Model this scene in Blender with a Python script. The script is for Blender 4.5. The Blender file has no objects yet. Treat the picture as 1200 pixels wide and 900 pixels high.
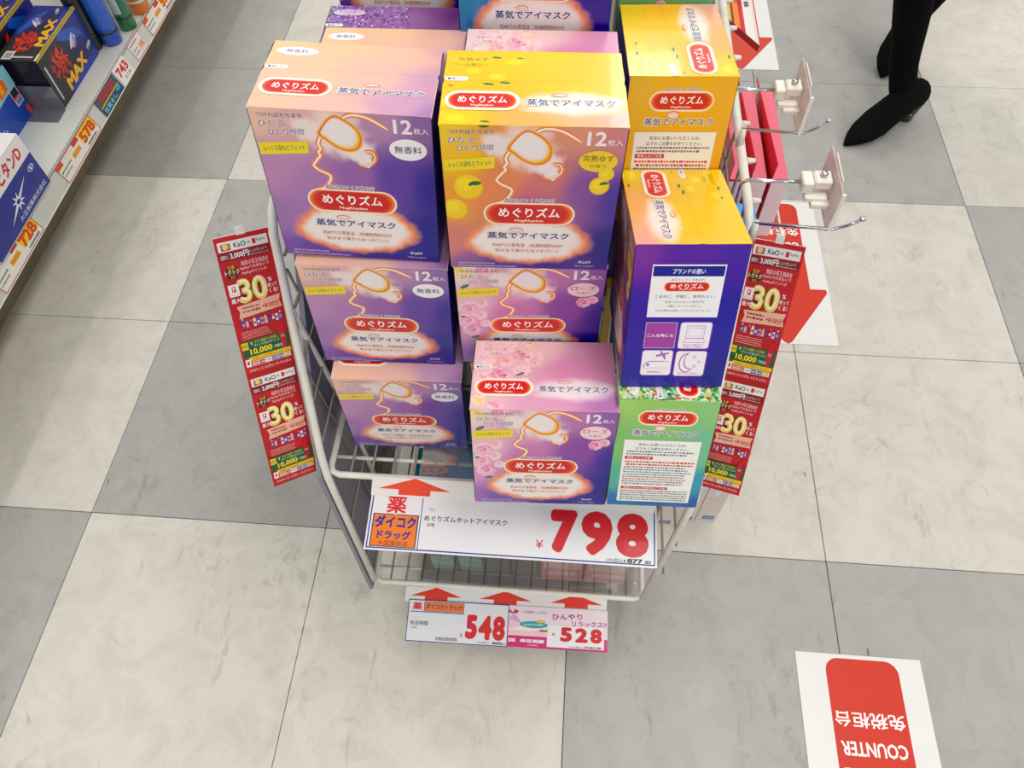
import bpy, bmesh, math, random
from math import sin, cos, pi, radians, sqrt, exp
from mathutils import Matrix, Vector, Euler, noise
random.seed(7)
S = bpy.context.scene
COL = S.collection

# ------------------------------------------------------------ camera
cd = bpy.data.cameras.new('camera'); cam = bpy.data.objects.new('camera', cd); COL.objects.link(cam)
cd.sensor_width = 36.0; cd.lens = 867.6268*36/1200; cd.clip_start = .02
cam.matrix_world = (Matrix.Translation((.86796178, -1.37397767, 1.284627)) @ Matrix.Rotation(.1234990686, 4, 'Z')
                    @ Matrix.Rotation(.5650638382, 4, 'X') @ Matrix.Rotation(-.0514087228, 4, 'Z'))
S.camera = cam
# ------------------------------------------------------------ world, lights, exposure
w = bpy.data.worlds.new('store_light'); S.world = w; w.use_nodes = True
w.node_tree.nodes['Background'].inputs[0].default_value = (1, .985, .95, 1)
w.node_tree.nodes['Background'].inputs[1].default_value = .54
def lamp(x, y, sx, sy, e, col=(1, .985, .95)):
    l = bpy.data.lights.new('ceiling_light', 'AREA'); l.shape = 'RECTANGLE'; l.size = sx; l.size_y = sy
    l.energy = e; l.color = col
    o = bpy.data.objects.new('ceiling_light', l); o.location = (x, y, 2.75); COL.objects.link(o)
for y in (-3.2, -.9, 1.75, 4.2):
    for x, sx in ((-1.35, .3), (1.42, .5), (4.4, .3)):
        lamp(x, y, sx, 1.3, (28 if y < -2 else 21) if x > 0 else 15)
S.view_settings.view_transform = 'Standard'; S.view_settings.look = 'None'
S.view_settings.gamma = 1; S.view_settings.use_curve_mapping = False
S.view_settings.exposure = 0.0

# ------------------------------------------------------------ helpers
def lin(h):
    if isinstance(h, tuple): return h
    v = [int(h[i:i+2], 16)/255 for i in (0, 2, 4)]
    return tuple(c/12.92 if c <= .04045 else ((c+.055)/1.055)**2.4 for c in v)
def mat(name, col, rough=.45, metal=0, coat=0, noise_amt=.06, scale=20, trans=0, bump=0, attr=False, sat=1.12):
    m = bpy.data.materials.new(name); m.use_nodes = True; nt = m.node_tree; b = nt.nodes['Principled BSDF']
    b.inputs['Roughness'].default_value = rough; b.inputs['Metallic'].default_value = metal
    b.inputs['Coat Weight'].default_value = coat; b.inputs['Coat Roughness'].default_value = .06
    tc = nt.nodes.new('ShaderNodeTexCoord'); n = nt.nodes.new('ShaderNodeTexNoise'); n.inputs['Scale'].default_value = scale
    n.inputs['Detail'].default_value = 4
    nt.links.new(tc.outputs['Object'], n.inputs['Vector'])
    mx = nt.nodes.new('ShaderNodeMix'); mx.data_type = 'RGBA'; mx.blend_type = 'MULTIPLY'; mx.inputs[0].default_value = 1
    mr = nt.nodes.new('ShaderNodeMapRange'); mr.inputs[1].default_value = .25; mr.inputs[2].default_value = .75
    mr.inputs[3].default_value = 1-noise_amt; mr.inputs[4].default_value = 1+noise_amt*.3
    nt.links.new(n.outputs['Fac'], mr.inputs[0]); nt.links.new(mr.outputs[0], mx.inputs[7])
    if attr:
        a = nt.nodes.new('ShaderNodeAttribute'); a.attribute_name = 'Col'; hs = nt.nodes.new('ShaderNodeHueSaturation')
        hs.inputs['Saturation'].default_value = sat; nt.links.new(a.outputs['Color'], hs.inputs['Color']); nt.links.new(hs.outputs[0], mx.inputs[6])
    else: mx.inputs[6].default_value = (*lin(col), 1)
    nt.links.new(mx.outputs[2], b.inputs['Base Color'])
    if bump:
        bp = nt.nodes.new('ShaderNodeBump'); bp.inputs['Strength'].default_value = bump; bp.inputs['Distance'].default_value = .002
        nt.links.new(n.outputs['Fac'], bp.inputs['Height']); nt.links.new(bp.outputs[0], b.inputs['Normal'])
    return m
def clear_mat(name, tint, rough=.05, fac=.12, milk=0, top=.9):
    m = bpy.data.materials.new(name); m.use_nodes = True; nt = m.node_tree; nt.nodes.clear()
    o = nt.nodes.new('ShaderNodeOutputMaterial'); t = nt.nodes.new('ShaderNodeBsdfTransparent'); g = nt.nodes.new('ShaderNodeBsdfGlossy')
    g.inputs['Color'].default_value = (1, 1, 1, 1); g.inputs['Roughness'].default_value = rough
    t.inputs[0].default_value = (*lin(tint), 1)
    mx = nt.nodes.new('ShaderNodeMixShader'); lw = nt.nodes.new('ShaderNodeLayerWeight'); lw.inputs[0].default_value = .35
    mr = nt.nodes.new('ShaderNodeMapRange'); mr.inputs[3].default_value = fac; mr.inputs[4].default_value = top
    nt.links.new(lw.outputs['Fresnel'], mr.inputs[0]); nt.links.new(mr.outputs[0], mx.inputs[0])
    df = nt.nodes.new('ShaderNodeBsdfDiffuse'); df.inputs[0].default_value = (*lin(tint), 1); m2 = nt.nodes.new('ShaderNodeMixShader'); m2.inputs[0].default_value = milk
    nt.links.new(t.outputs[0], m2.inputs[1]); nt.links.new(df.outputs[0], m2.inputs[2])
    nt.links.new(m2.outputs[0], mx.inputs[1]); nt.links.new(g.outputs[0], mx.inputs[2]); nt.links.new(mx.outputs[0], o.inputs[0])
    return m
PRINT = mat('glossy_print', '', .34, coat=.3, attr=True, noise_amt=.02, scale=30)
PAPER = mat('matte_print', '', .5, coat=.12, attr=True, noise_amt=.02, scale=30)
FLOORPRINT = mat('floor_sticker_print', '', .42, coat=.1, attr=True, noise_amt=.05, scale=25)
WHITEWIRE = mat('white_coated_wire', 'E6E2D8', .35, noise_amt=.12, scale=60)
GREYWIRE = mat('greige_wire', '8C8272', .35, metal=.25, noise_amt=.2, scale=60)
CHROME = mat('chrome', 'C8C8CC', .18, metal=1, noise_amt=.05)
CARD = mat('white_card', 'E8E6E4', .5)
GREYBOARD = mat('grey_board', '8C8994', .6, noise_amt=.15, scale=9)
SHELFMETAL = mat('cream_shelf_metal', 'D6D6CE', .45, noise_amt=.08, scale=8)
DARK = mat('dark_base', '8C7E64', .7, noise_amt=.3, scale=12)
BLACK = mat('black_card', '121216', .4, coat=.3)
CLEAR = clear_mat('clear_acrylic', 'F2E4E2', .12, .03, .42, .5)
SHEET = clear_mat('clear_shelf_sheet', 'F0EFEC', .05, .16, .05)
SMOKE = clear_mat('smoky_acrylic', 'C4C4D0', .08, .06, .25)
IVORY = mat('ivory_plastic', 'E9E2D6', .4)

class MB:
    """collects geometry (world coordinates) and links it as one mesh object"""
    def __init__(s): s.v = []; s.f = []; s.c = []
    def add(s, vs, fs, col=None):
        b = len(s.v); s.v += [tuple(x) for x in vs]; s.f += [tuple(b+i for i in f) for f in fs]
        s.c += [col]*len(fs)
    def box(s, x0, x1, y0, y1, z0, z1, col=None, bev=0, M=None):
        bm = bmesh.new(); bmesh.ops.create_cube(bm, size=1)
        bmesh.ops.scale(bm, vec=(x1-x0, y1-y0, z1-z0), verts=bm.verts)
        if bev: bmesh.ops.bevel(bm, geom=bm.edges[:], offset=bev, segments=1, affect='EDGES', profile=.5)
        bmesh.ops.translate(bm, vec=((x0+x1)/2, (y0+y1)/2, (z0+z1)/2), verts=bm.verts)
        if M: bm.transform(M)
        s.add([v.co[:] for v in bm.verts], [[v.index for v in f.verts] for f in bm.faces] if not bm.verts.index_update() else [], col); bm.free()
    def tube(s, pts, r, n=8, col=None, cap=True):
        pts = [Vector(p) for p in pts]; rs = r if isinstance(r, (list, tuple)) else [r]*len(pts)
        rings = []; prev = None
        for i, p in enumerate(pts):
            d = (pts[min(i+1, len(pts)-1)]-pts[max(i-1, 0)]).normalized()
            if prev is None: u = d.orthogonal().normalized()
            else: u = (prev - d*prev.dot(d)).normalized()
            prev = u; q = d.cross(u)
            rings.append([p+(u*cos(2*pi*k/n)+q*sin(2*pi*k/n))*rs[i] for k in range(n)])
        vs = [v for g in rings for v in g]; fs = []
        for i in range(len(rings)-1):
            for k in range(n): a = i*n+k; b = i*n+(k+1) % n; fs.append((a, b, b+n, a+n))
        if cap: fs += [tuple(range(n))[::-1], tuple(range(len(vs)-n, len(vs)))]
        s.add(vs, fs, col)
    def lathe(s, prof, n=24, M=None, col=None):
        vs = []; fs = []
        for r, z in prof:
            for k in range(n): vs.append(Vector((r*cos(2*pi*k/n), r*sin(2*pi*k/n), z)))
        for i in range(len(prof)-1):
            for k in range(n): a = i*n+k; b = i*n+(k+1) % n; fs.append((a, b, b+n, a+n))
        fs += [tuple(range(n))[::-1], tuple(range(len(vs)-n, len(vs)))]
        if M: vs = [M@v for v in vs]
        s.add(vs, fs, col)
    def build(s, name, m, parent=None, smooth=False):
        me = bpy.data.meshes.new(name); off = Vector(parent.matrix_world.translation) if parent is not None else Vector()
        if parent is not None:
            inv = parent.matrix_world.inverted(); vs = [inv@Vector(v) for v in s.v]
        else: vs = s.v
        me.from_pydata([tuple(v) for v in vs], [], s.f); me.materials.append(m)
        if any(c is not None for c in s.c):
            ca = me.color_attributes.new('Col', 'FLOAT_COLOR', 'CORNER'); data = []
            for f, c in zip(s.f, s.c): data += (list(lin(c))+[1])*len(f)
            ca.data.foreach_set('color', data)
        if smooth: me.polygons.foreach_set('use_smooth', [True]*len(me.polygons))
        o = bpy.data.objects.new(name, me); COL.objects.link(o)
        if parent is not None: o.parent = parent
        return o
def tag(o, label=None, cat=None, group=None, kind=None):
    if label: o['label'] = label
    if cat: o['category'] = cat
    if group: o['group'] = group
    if kind: o['kind'] = kind
    return o
def thing(name, label, cat, M=(0, 0, 0), group=None):
    o = bpy.data.objects.new(name, None); COL.objects.link(o); o.empty_display_size = .02
    o.matrix_world = M if isinstance(M, Matrix) else Matrix.Translation(M)
    loc, rot, sc = o.matrix_world.decompose(); o.location = loc; o.rotation_euler = rot.to_euler()
    return tag(o, label, cat, group)
def dup(o, parent=None):
    c = o.copy(); COL.objects.link(c)
    if parent is not None: c.parent = parent
    for ch in list(o.children): dup(ch, c)
    return c
def setM(o, M):
    loc, rot, sc = M.decompose(); o.location = loc; o.rotation_euler = rot.to_euler(); o.matrix_world = M

# ---- text outlines from Blender's own font
_tc = {}
def glyphs(s, off=0, res=2):
    k = (s, round(off, 3), res)
    if k not in _tc:
        cu = bpy.data.curves.new('t', 'FONT'); cu.body = s; cu.offset = off; cu.resolution_u = res
        o = bpy.data.objects.new('t', cu); COL.objects.link(o)
        dg = bpy.context.evaluated_depsgraph_get(); dg.update()
        me = o.evaluated_get(dg).to_mesh()
        vs = [(v.co.x, v.co.y) for v in me.vertices]; fs = [tuple(p.vertices) for p in me.polygons]
        up = [p.normal.z >= 0 for p in me.polygons]
        fs = [f if u else f[::-1] for f, u in zip(fs, up)]
        o.evaluated_get(dg).to_mesh_clear(); bpy.data.objects.remove(o); bpy.data.curves.remove(cu)
        x0 = min(v[0] for v in vs); x1 = max(v[0] for v in vs); y0 = min(v[1] for v in vs); y1 = max(v[1] for v in vs)
        _tc[k] = (vs, fs, x0, x1, y0, y1)
    return _tc[k]
def clip01(pts, fs):
    """print ends at the edge of its face"""
    P = []; F = []
    for f in fs:
        g = [pts[i] for i in f]
        for ax, lim, sg in ((0, 0, 1), (0, 1, -1), (1, 0, 1), (1, 1, -1)):
            o = []
            for i in range(len(g)):
                a, b = g[i-1], g[i]; da = (a[ax]-lim)*sg; db = (b[ax]-lim)*sg
                if (da >= 0) != (db >= 0):
                    t = da/(da-db); o.append((a[0]+(b[0]-a[0])*t, a[1]+(b[1]-a[1])*t))
                if db >= 0: o.append(b)
            g = o
            if not g: break
        if len(g) > 2: F.append(tuple(range(len(P), len(P)+len(g)))); P += g
    return P, F
class Art:
    """flat print on a w x h face; coordinates u,v in 0..1, sizes of shapes in the same units"""
    def __init__(s, w, h): s.w = w; s.h = h; s.m = MB(); s.z = 0.0002; s.dz = 6e-6
    def _add(s, pts, fs, col, dz=None):
        if any(u < -1e-6 or u > 1+1e-6 or v < -1e-6 or v > 1+1e-6 for u, v in pts): pts, fs = clip01(pts, fs)
        if fs: s.m.add([(u*s.w, v*s.h, s.z) for u, v in pts], fs, col)
        s.z += s.dz if dz is None else dz
    def poly(s, pts, col): s._add(pts, [tuple(range(len(pts)))], col)
    def rect(s, u0, v0, u1, v1, col): s.poly([(u0, v0), (u1, v0), (u1, v1), (u0, v1)], col)
    def frame(s, u0, v0, u1, v1, t, col):
        a = s.h/s.w*t
        for r in ((u0, v0, u1, v0+t), (u0, v1-t, u1, v1), (u0, v0, u0+a, v1), (u1-a, v0, u1, v1)): s.rect(*r, col)
    def ell(s, u, v, ru, rv, col, n=22, rot=0, wob=0):
        a = s.w/s.h; P = []
        for k in range(n):
            t = 2*pi*k/n; q = 1+(random.uniform(-wob, wob) if wob else 0); x = ru*cos(t)*q; y = rv*sin(t)*q/a
            P.append((u+x*cos(rot)-y*sin(rot), v+(x*sin(rot)+y*cos(rot))*a))
        s.poly(P, col)
    def pill(s, u0, v0, u1, v1, col, n=8, r=None):
        a = s.w/s.h; rv = (v1-v0)/2 if r is None else r; ru = rv/a; P = []
        for cx, cy, t0 in ((u1-ru, v1-rv, 0), (u0+ru, v1-rv, pi/2), (u0+ru, v0+rv, pi), (u1-ru, v0+rv, 1.5*pi)):
            for k in range(n+1): t = t0+pi/2*k/n; P.append((cx+ru*cos(t), cy+rv*sin(t)))
        s.poly(P, col)
    def stroke(s, pts, t, col, sm=4):
        P = []
        n = len(pts); t /= s.w
        for i in range(n-1):      # Catmull-Rom
            p0, p1, p2, p3 = pts[max(i-1, 0)], pts[i], pts[i+1], pts[min(i+2, n-1)]
            for k in range(sm):
                q = k/sm
                P.append(tuple(.5*(2*p1[j]+(p2[j]-p0[j])*q+(2*p0[j]-5*p1[j]+4*p2[j]-p3[j])*q*q+(3*p1[j]-p0[j]-3*p2[j]+p3[j])*q**3) for j in (0, 1)))
        P.append(pts[-1]); a = s.w/s.h; L = []; R = []
        for i, p in enumerate(P):
            b = P[max(i-1, 0)]; c = P[min(i+1, len(P)-1)]; dx = c[0]-b[0]; dy = (c[1]-b[1])/a; l = sqrt(dx*dx+dy*dy) or 1
            w_ = t/2*min(1, .35+min(i, len(P)-1-i)*.3)
            L.append((p[0]-dy/l*w_, p[1]+dx/l*w_*a)); R.append((p[0]+dy/l*w_, p[1]-dx/l*w_*a))
        m = len(P); s._add(L+R, [(i, i+m, i+1+m, i+1) for i in range(m-1)], col)
    def text(s, t, u, v, w=None, h=None, col='202060', off=0, rot=0, halo=None, ho=.05, al='c', slant=0):
        """fits the ink of t to width w and/or height h (units of u and v), centred at u,v"""
        off = off*.85 if off >= .012 else 0
        vs, fs, x0, x1, y0, y1 = glyphs(t, 0, 3 if len(t) < 4 else 2)
        tw = x1-x0; th = y1-y0
        sx = (w*s.w/tw) if w else None; sy = (h*s.h/th) if h else None
        if sx is None: sx = sy
        if sy is None: sy = sx
        cx = (x0+x1)/2; cy = (y0+y1)/2
        ox = {'c': 0, 'l': tw/2*sx, 'r': -tw/2*sx}[al]
        def put(vs_, fs_, c, r=0, n=0):
            D = [(r*cos(2*pi*k/n), r*sin(2*pi*k/n)) for k in range(n)]+[(0, 0)]
            kx = sx*(1-2*r/tw*(0 if c is halo else 1)); ky = sy*(1-2*r/th*(0 if c is halo else 1))
            for dx, dy in D:
                P = []
                for x, y in vs_:
                    X = (x-cx+dx)*kx+ox+slant*(y-cy)*sy; Y = (y-cy+dy)*ky
                    P.append((u+(X*cos(rot)-Y*sin(rot))/s.w, v+(X*sin(rot)+Y*cos(rot))/s.h))
                s._add(P, fs_, c, 6e-7)
            s.z += 6e-6
        if halo:
            hv = glyphs(t, 0, 1); put(hv[0], hv[1], halo, ho+off, 8)
        put(vs, fs, col, off, 0 if off == 0 else (6 if off < .04 else 14))
    def fine(s, u0, u1, v, h, col, gap=.3):
        """an illegible line of fine print: small dashes"""
        u = u0; P = []; F = []
        while u < u1-h*.3:
            l = min(random.choice((.8, 1, 1, 1.6))*h*s.h/s.w*.8, u1-u)
            b = len(P); hh = h*random.uniform(.6, 1)/2
            P += [(u, v-hh), (u+l, v-hh), (u+l, v+hh), (u, v+hh)]; F.append((b, b+1, b+2, b+3)); u += l+h*s.h/s.w*gap
        s._add(P, F, col)
    def grid(s, fn, nu, nv, u0=0, v0=0, u1=1, v1=1):
        b = len(s.m.v)
        for j in range(nv+1):
            for i in range(nu+1): s.m.v.append(((u0+(u1-u0)*i/nu)*s.w, (v0+(v1-v0)*j/nv)*s.h, s.z))
        for j in range(nv):
            for i in range(nu):
                a = b+j*(nu+1)+i; s.m.f.append((a, a+1, a+nu+2, a+nu+1))
                s.m.c.append(fn(u0+(u1-u0)*(i+.5)/nu, v0+(v1-v0)*(j+.5)/nv))
        s.z += .00001
    def build(s, name, parent, M, m=PRINT):
        me = bpy.data.meshes.new(name)
        me.from_pydata([tuple(M@Vector(v)) for v in s.m.v], [], s.m.f); me.materials.append(m)
        ca = me.color_attributes.new('Col', 'FLOAT_COLOR', 'CORNER'); data = []
        for f, c in zip(s.m.f, s.m.c): data += (list(lin(c))+[1])*len(f)
        ca.data.foreach_set('color', data)
        o = bpy.data.objects.new(name, me); COL.objects.link(o)
        if parent is not None: o.parent = parent
        return o
def frameM(o, ux, uy):
    ux = Vector(ux).normalized(); uz = ux.cross(Vector(uy)).normalized(); uy = uz.cross(ux)
    M = Matrix((ux, uy, uz)).transposed().to_4x4(); M.translation = Vector(o); return M
def mixc(a, b, t): t = max(0, min(1, t)); return tuple(x*(1-t)+y*t for x, y in zip(lin(a), lin(b)))
def smooth(a, b, x): t = max(0, min(1, (x-a)/(b-a))); return t*t*(3-2*t)
def idw(pts, pw=3.6):
    P = [(u, v, lin(c)) for u, v, c in pts]
    def f(u, v):
        W = 0; C = [0, 0, 0]
        for a, b, c in P:
            q = 1/(((u-a)**2+(v-b)**2)**(pw/2)+1e-4); W += q
            for i in range(3): C[i] += c[i]*q
        return tuple(x/W for x in C)
    return f

# ------------------------------------------------------------ floor of separate vinyl tiles
def tile_mat(name, base, dark, specks):
    m = bpy.data.materials.new(name); m.use_nodes = True; nt = m.node_tree; N = nt.nodes; L = nt.links; b = N['Principled BSDF']
    g = N.new('ShaderNodeNewGeometry')
    def nz(sc, det=5, rough=.6, stretch=None, dist=0):
        n = N.new('ShaderNodeTexNoise'); n.inputs['Scale'].default_value = sc; n.inputs['Detail'].default_value = det
        n.inputs['Roughness'].default_value = rough; n.inputs['Distortion'].default_value = dist
        if stretch:
            mp = N.new('ShaderNodeMapping'); mp.inputs['Scale'].default_value = stretch[0]; mp.inputs['Rotation'].default_value = (0, 0, stretch[1])
            L.new(g.outputs['Position'], mp.inputs[0]); L.new(mp.outputs[0], n.inputs['Vector'])
        else: L.new(g.outputs['Position'], n.inputs['Vector'])
        return n.outputs['Fac']
    def rng(x, a, b_, c, d):
        r = N.new('ShaderNodeMapRange'); r.inputs[1].default_value = a; r.inputs[2].default_value = b_; r.inputs[3].default_value = c; r.inputs[4].default_value = d
        L.new(x, r.inputs[0]); return r.outputs[0]
    def mul(a, b_):
        r = N.new('ShaderNodeMath'); r.operation = 'MULTIPLY'; L.new(a, r.inputs[0]); L.new(b_, r.inputs[1]); return r.outputs[0]
    def mix(f, c1, c2):
        x = N.new('ShaderNodeMix'); x.data_type = 'RGBA'; L.new(f, x.inputs[0])
        if isinstance(c1, str): x.inputs[6].default_value = (*lin(c1), 1)
        else: L.new(c1, x.inputs[6])
        x.inputs[7].default_value = (*lin(c2), 1); return x.outputs[2]
    c = mix(rng(nz(13, 8, .72, dist=.8), .42, .72, 0, .7), base, dark)
    c = mix(mul(rng(nz(22, 8, .75, dist=1.2), .54, .70, 0, .5), rng(nz(2.6, 2), .42, .62, .0, 1)), c, specks)
    c = mix(mul(rng(nz(30, 6, .8, ((1, .18, 1), .35)), .58, .74, 0, .6), rng(nz(2.3, 3), .46, .60, 0, 1)), c, '5A544C')
    c = mix(mul(rng(nz(70, 3, .6, ((1, .3, 1), 1.9)), .70, .76, 0, .8), rng(nz(4, 2), .5, .62, 0, 1)), c, '45403A')
    oi = N.new('ShaderNodeObjectInfo'); hs = N.new('ShaderNodeHueSaturation'); L.new(rng(oi.outputs['Random'], 0, 1, .965, 1.02), hs.inputs['Value']); L.new(c, hs.inputs['Color'])
    L.new(hs.outputs[0], b.inputs['Base Color']); L.new(rng(nz(9), .3, .7, .30, .48), b.inputs['Roughness'])
    b.inputs['Specular IOR Level'].default_value = .35
    return m
LT = tile_mat('light_vinyl_tile', 'D1CCC3', 'B8B3A8', '837C70')
DT = tile_mat('grey_vinyl_tile', 'A8A7A2', '95948F', '6C6A64')
T = .45
fl = MB(); fl.box(-3.2, 5.2, -4.2, 3.8, -.05, -.004)
floor = tag(fl.build('floor', mat('seam_dark', '5A5650', .8)), kind='structure')
tb = {}
for i in range(-6, 10):
    for j in range(-7, 8):      # j counts away from the camera
        k = ((i//2)+(j//2)) % 2
        # checker squares of two by two tiles; (0,-1) lies in a light square
        light = k == 0
        if light not in tb:
            q = MB(); q.box(-T/2+.0006, T/2-.0006, -T/2+.0006, T/2-.0006, -.004, 0, bev=.0007); tb[light] = q.build('floor_tile', LT if light else DT, floor); o = tb[light]
        else: o = tb[light].copy(); COL.objects.link(o)
        o.location = ((i+.5)*T, (j+.5)*T, 0)

# ------------------------------------------------------------ floor stickers (tax free counter arrows)
WH = 'E4E2E0'; RD = 'CC3A28'
def sticker(x, y, L, W, label, start=True, tip=True, lam=True, rz=0):
    """x,y = near left corner of the white sheet; the arrow points to the camera"""
    M = Matrix.Translation((x, y, .0002)) @ Matrix.Rotation(rz, 4, 'Z')
    root = thing('floor_sticker', label, 'sticker', M, 'laminated arrow sheets on the floor')
    if lam:
        q = MB(); q.box(-.007, W+.009, -.010, L+.010, 0, .0004); o = q.build('laminate', clear_mat('laminate_film', 'FFFFFF', .35, .005, .0, .04), None); o.parent = root
    a = Art(W, L); a.z = .0006
    a.rect(0, 0, 1, 1, WH)
    c0, c1 = .23, .81
    hw = .16*.2/L*1.5; 
    if tip:
        a.pill(c0, .26, c1, .985, RD, r=.05)
        a.poly([(c0-.2, .36), (c0-.21, .335), (.46, .012), (.5, .0), (.54, .012), (.98, .335), (.975, .36)], RD)
    else:
        a.pill(c0, .02, c1, .985, RD, r=.05)
    R = pi
    a.text('免税柜台', .52, .765 if L > .3 else .6, .54, .055, 'F2F0EE', .02, R)
    a.text('COUNTER', .52, .665, .50, .05, 'F2F0EE', .03, R)
    a.text('TAX FREE', .52, .575, .50, .05, 'F2F0EE', .03, R)
    a.build('printed_sheet', root, Matrix.Identity(4), FLOORPRINT)
    return root
sticker(1.277, -1.058-.42, .42, .2, 'white sheet with red bar and upside-down COUNTER lettering at lower right')
sticker(1.236, -.430, .42, .207, 'arrow sheet partly hidden behind the right red poster strip, arrowhead showing')
sticker(1.216, .503, .42, .207, 'farthest arrow sheet, faded red arrowhead behind the top yellow box')

# ------------------------------------------------------------ eye mask cartons
BW, BD, BH = .142, .0948, .154
NAVY = '262470'
def fruit(a, u, v, r, leaf=True):
    a.ell(u, v, r, r, 'E8B400'); a.ell(u-.05*r, v+.08*r, r*.93, r*.93, 'F4CB14'); a.ell(u-.2*r, v+.25*r, r*.55, r*.5, 'FADB3A')
    if leaf:
        a.ell(u+r*.45, v+r*.35, r*.42, r*.17, '1E6A34', 12, .1); a.ell(u+r*.1, v+r*.2, r*.13, r*.08, '5A4A10', 8)
def rose(a, u, v, r, c='E89CB8'):
    z0 = a.z; a.dz = 2.5e-6
    q = lin(c); W_ = lin('FBE6EA')
    for k in range(7):
        t = k*.9+u*20; a.ell(u+cos(t)*r*.45, v+sin(t)*r*.45, r*.62, r*.5, mixc(W_, q, .25+.08*k), 12, t)
    for k in range(6):
        t = k*2.1; rr = r*(.62-.09*k); a.ell(u+cos(t)*r*.1, v+sin(t)*r*.1, rr, rr*.8, mixc(W_, q, (.35, .9, .45, 1, .6, 1)[k]), 12, t)
    a.z = z0+4.1e-6; a.dz = 6e-6
def leafp(a, u, v, r, rot=.5): a.ell(u, v, r, r*.42, '2E6A40', 12, rot); a.ell(u-r*.1, v+r*.05, r*.6, r*.12, '5E9A60', 8, rot)
def logo(a, u, v, w, an=True, col=NAVY):
    """the red brand pill; w in u units"""
    k = w/.53; r = a.w/a.h; h = .145*k*r/(BW/BH)
    a.pill(u-w/2-.012*k, v-h/2-.01*k, u+w/2+.012*k, v+h/2+.01*k, 'FBE9D8')
    for t, c in ((0, 'F2963C'), (.1, 'F08436'), (.2, 'EC7030'), (.3, 'E8602C'), (.42, 'E44C28'), (.55, 'DE3824'), (.7, 'D82A20'), (.9, 'D0201E')):
        a.pill(u-w/2+t*w*.10, v-h/2+t*h*.09, u+w/2-t*w*.10, v+h/2-t*h*.09, c)
    a.text('めぐりズム', u, v+h*.08, w*.70, h*.50, 'FFF8F4', .025)
    a.text('MegRhythm', u, v-h*.35, w*.33, h*.15, 'FFF4EE', .02)
    if an: a.text('あなたとつくる休み方', u, v+h*.70, w*.56, h*.19, col, .012, halo='F4E4E8', ho=.10)
def jouki(a, u, v, w, h=None):
    h = h or w*.095*a.w/a.h/(BW/BH)*1.0
    a.ell(u-w*.145, v+h*.83, w*.085, w*.028*1.2, 'E88060'); a.ell(u-w*.145, v+h*.80, w*.075, w*.022*1.2, 'F8E4D8'); a.text('ホット', u-w*.145, v+h*.82, w*.1, h*.24, 'D05030', .01)
    a.text('蒸気でアイマスク', u, v, w, h, NAVY, .03, halo='F6F0F2', ho=.055)
FL = {}
FL['white'] = dict(front=[(0, 1, 'EFC6B0'), (.3, 1, 'E6B6B4'), (.7, 1, 'B48CB0'), (1, 1, '8E6CA6'), (0, .62, 'BC8CB4'), (0, .3, 'A078B0'), (.3, .5, 'AE7EB2'), (.55, .6, '9A68A6'), (.75, .6, '64489E'), (1, .55, '3A3092'), (1, .2, '242688'), (.6, 0, '322C88'), (.2, 0, '6A4AA0'), (0, 0, '7E58A8')],
    top=[(0, 0, 'F2C4AA'), (0, 1, 'F8CCA0'), (.5, 1, 'F6C8A6'), (.8, .9, 'F0C0AC'), (1, 1, 'DCA8B0'), (.5, 0, 'EABCB2'), (.3, .5, 'F6C8AC'), (.6, .5, 'F0C0B0'), (.8, .1, 'CCA0BC'), (1, 0, 'AC84B8'), (1, .5, 'CCA0BC')], body='342E86', badge=('無香料', None, 'F4F0F2', '30306A'))
FL['yuzu'] = dict(front=[(0, 1, 'F6CC1C'), (.12, .8, 'F4C030'), (0, .5, 'F0A85C'), (.35, .7, 'E89470'), (.4, .95, 'ECA068'), (.75, 1, 'E09A84'), (1, 1, 'D0888C'), (.6, .7, 'D07E78'), (.8, .62, '80509A'), (1, .55, '4A3898'), (.5, .5, 'C4708C'), (0, .2, 'D88A80'), (.1, .02, '8A5A98'), (1, .2, '2C2888'), (.6, 0, '382C88'), (.3, 0, '5A3E90'), (.25, .6, 'EC9468')],
    top=[(0, 0, 'F2CC14'), (0, 1, 'EFC40C'), (.5, 1, 'F2C810'), (1, 1, 'EFC418'), (.5, 0, 'F2B470'), (1, 0, 'E8A8A0'), (.75, .15, 'EFB48C'), (.7, .5, 'F2C42C'), (1, .5, 'F0C040')], body='38268A', badge=('完熟ゆず', 'の香り', 'F2CC22', '7A4A20'))
FL['rose'] = dict(front=[(0, 1, 'F2DCD4'), (.1, .7, 'EBC0CC'), (0, .4, 'DC9CC4'), (.35, .8, 'DCA4C4'), (.4, .55, 'C87EB4'), (.7, 1, 'BC7CB0'), (1, 1, '9060A6'), (.75, .6, '8A509E'), (1, .5, '3E3092'), (1, .2, '26288A'), (.6, 0, '322C8A'), (.2, .05, '7A58A8'), (0, 0, 'A070B4')],
    top=[(0, 0, 'EEC8CC'), (0, 1, 'F2D6D0'), (.4, .9, 'F0CCCC'), (.5, 0, 'E0A8C4'), (1, 0, 'B880B8'), (1, 1, 'D898B4'), (.75, .6, 'DC98B8')], body='3A2E88', badge=('ローズ', 'の香り', 'F6D8DC', 'B05070'))
FL['teal'] = dict(front=[(0, 1, '2A98A8'), (0, .5, '1E86B0'), (.25, .2, '2878B0'), (.5, .8, '4870B0'), (.8, .6, '4038A0'), (1, .9, '4636A0'), (1, .3, '30288E'), (.5, 0, '2C4C98')],
    top=[(0, 0, '88C8B8'), (1, 1, 'B0D8C0'), (.5, .5, '9AD0BC')], body='2A4C98', badge=('森林浴', 'の香り', 'D8EEE0', '306050'))
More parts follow.
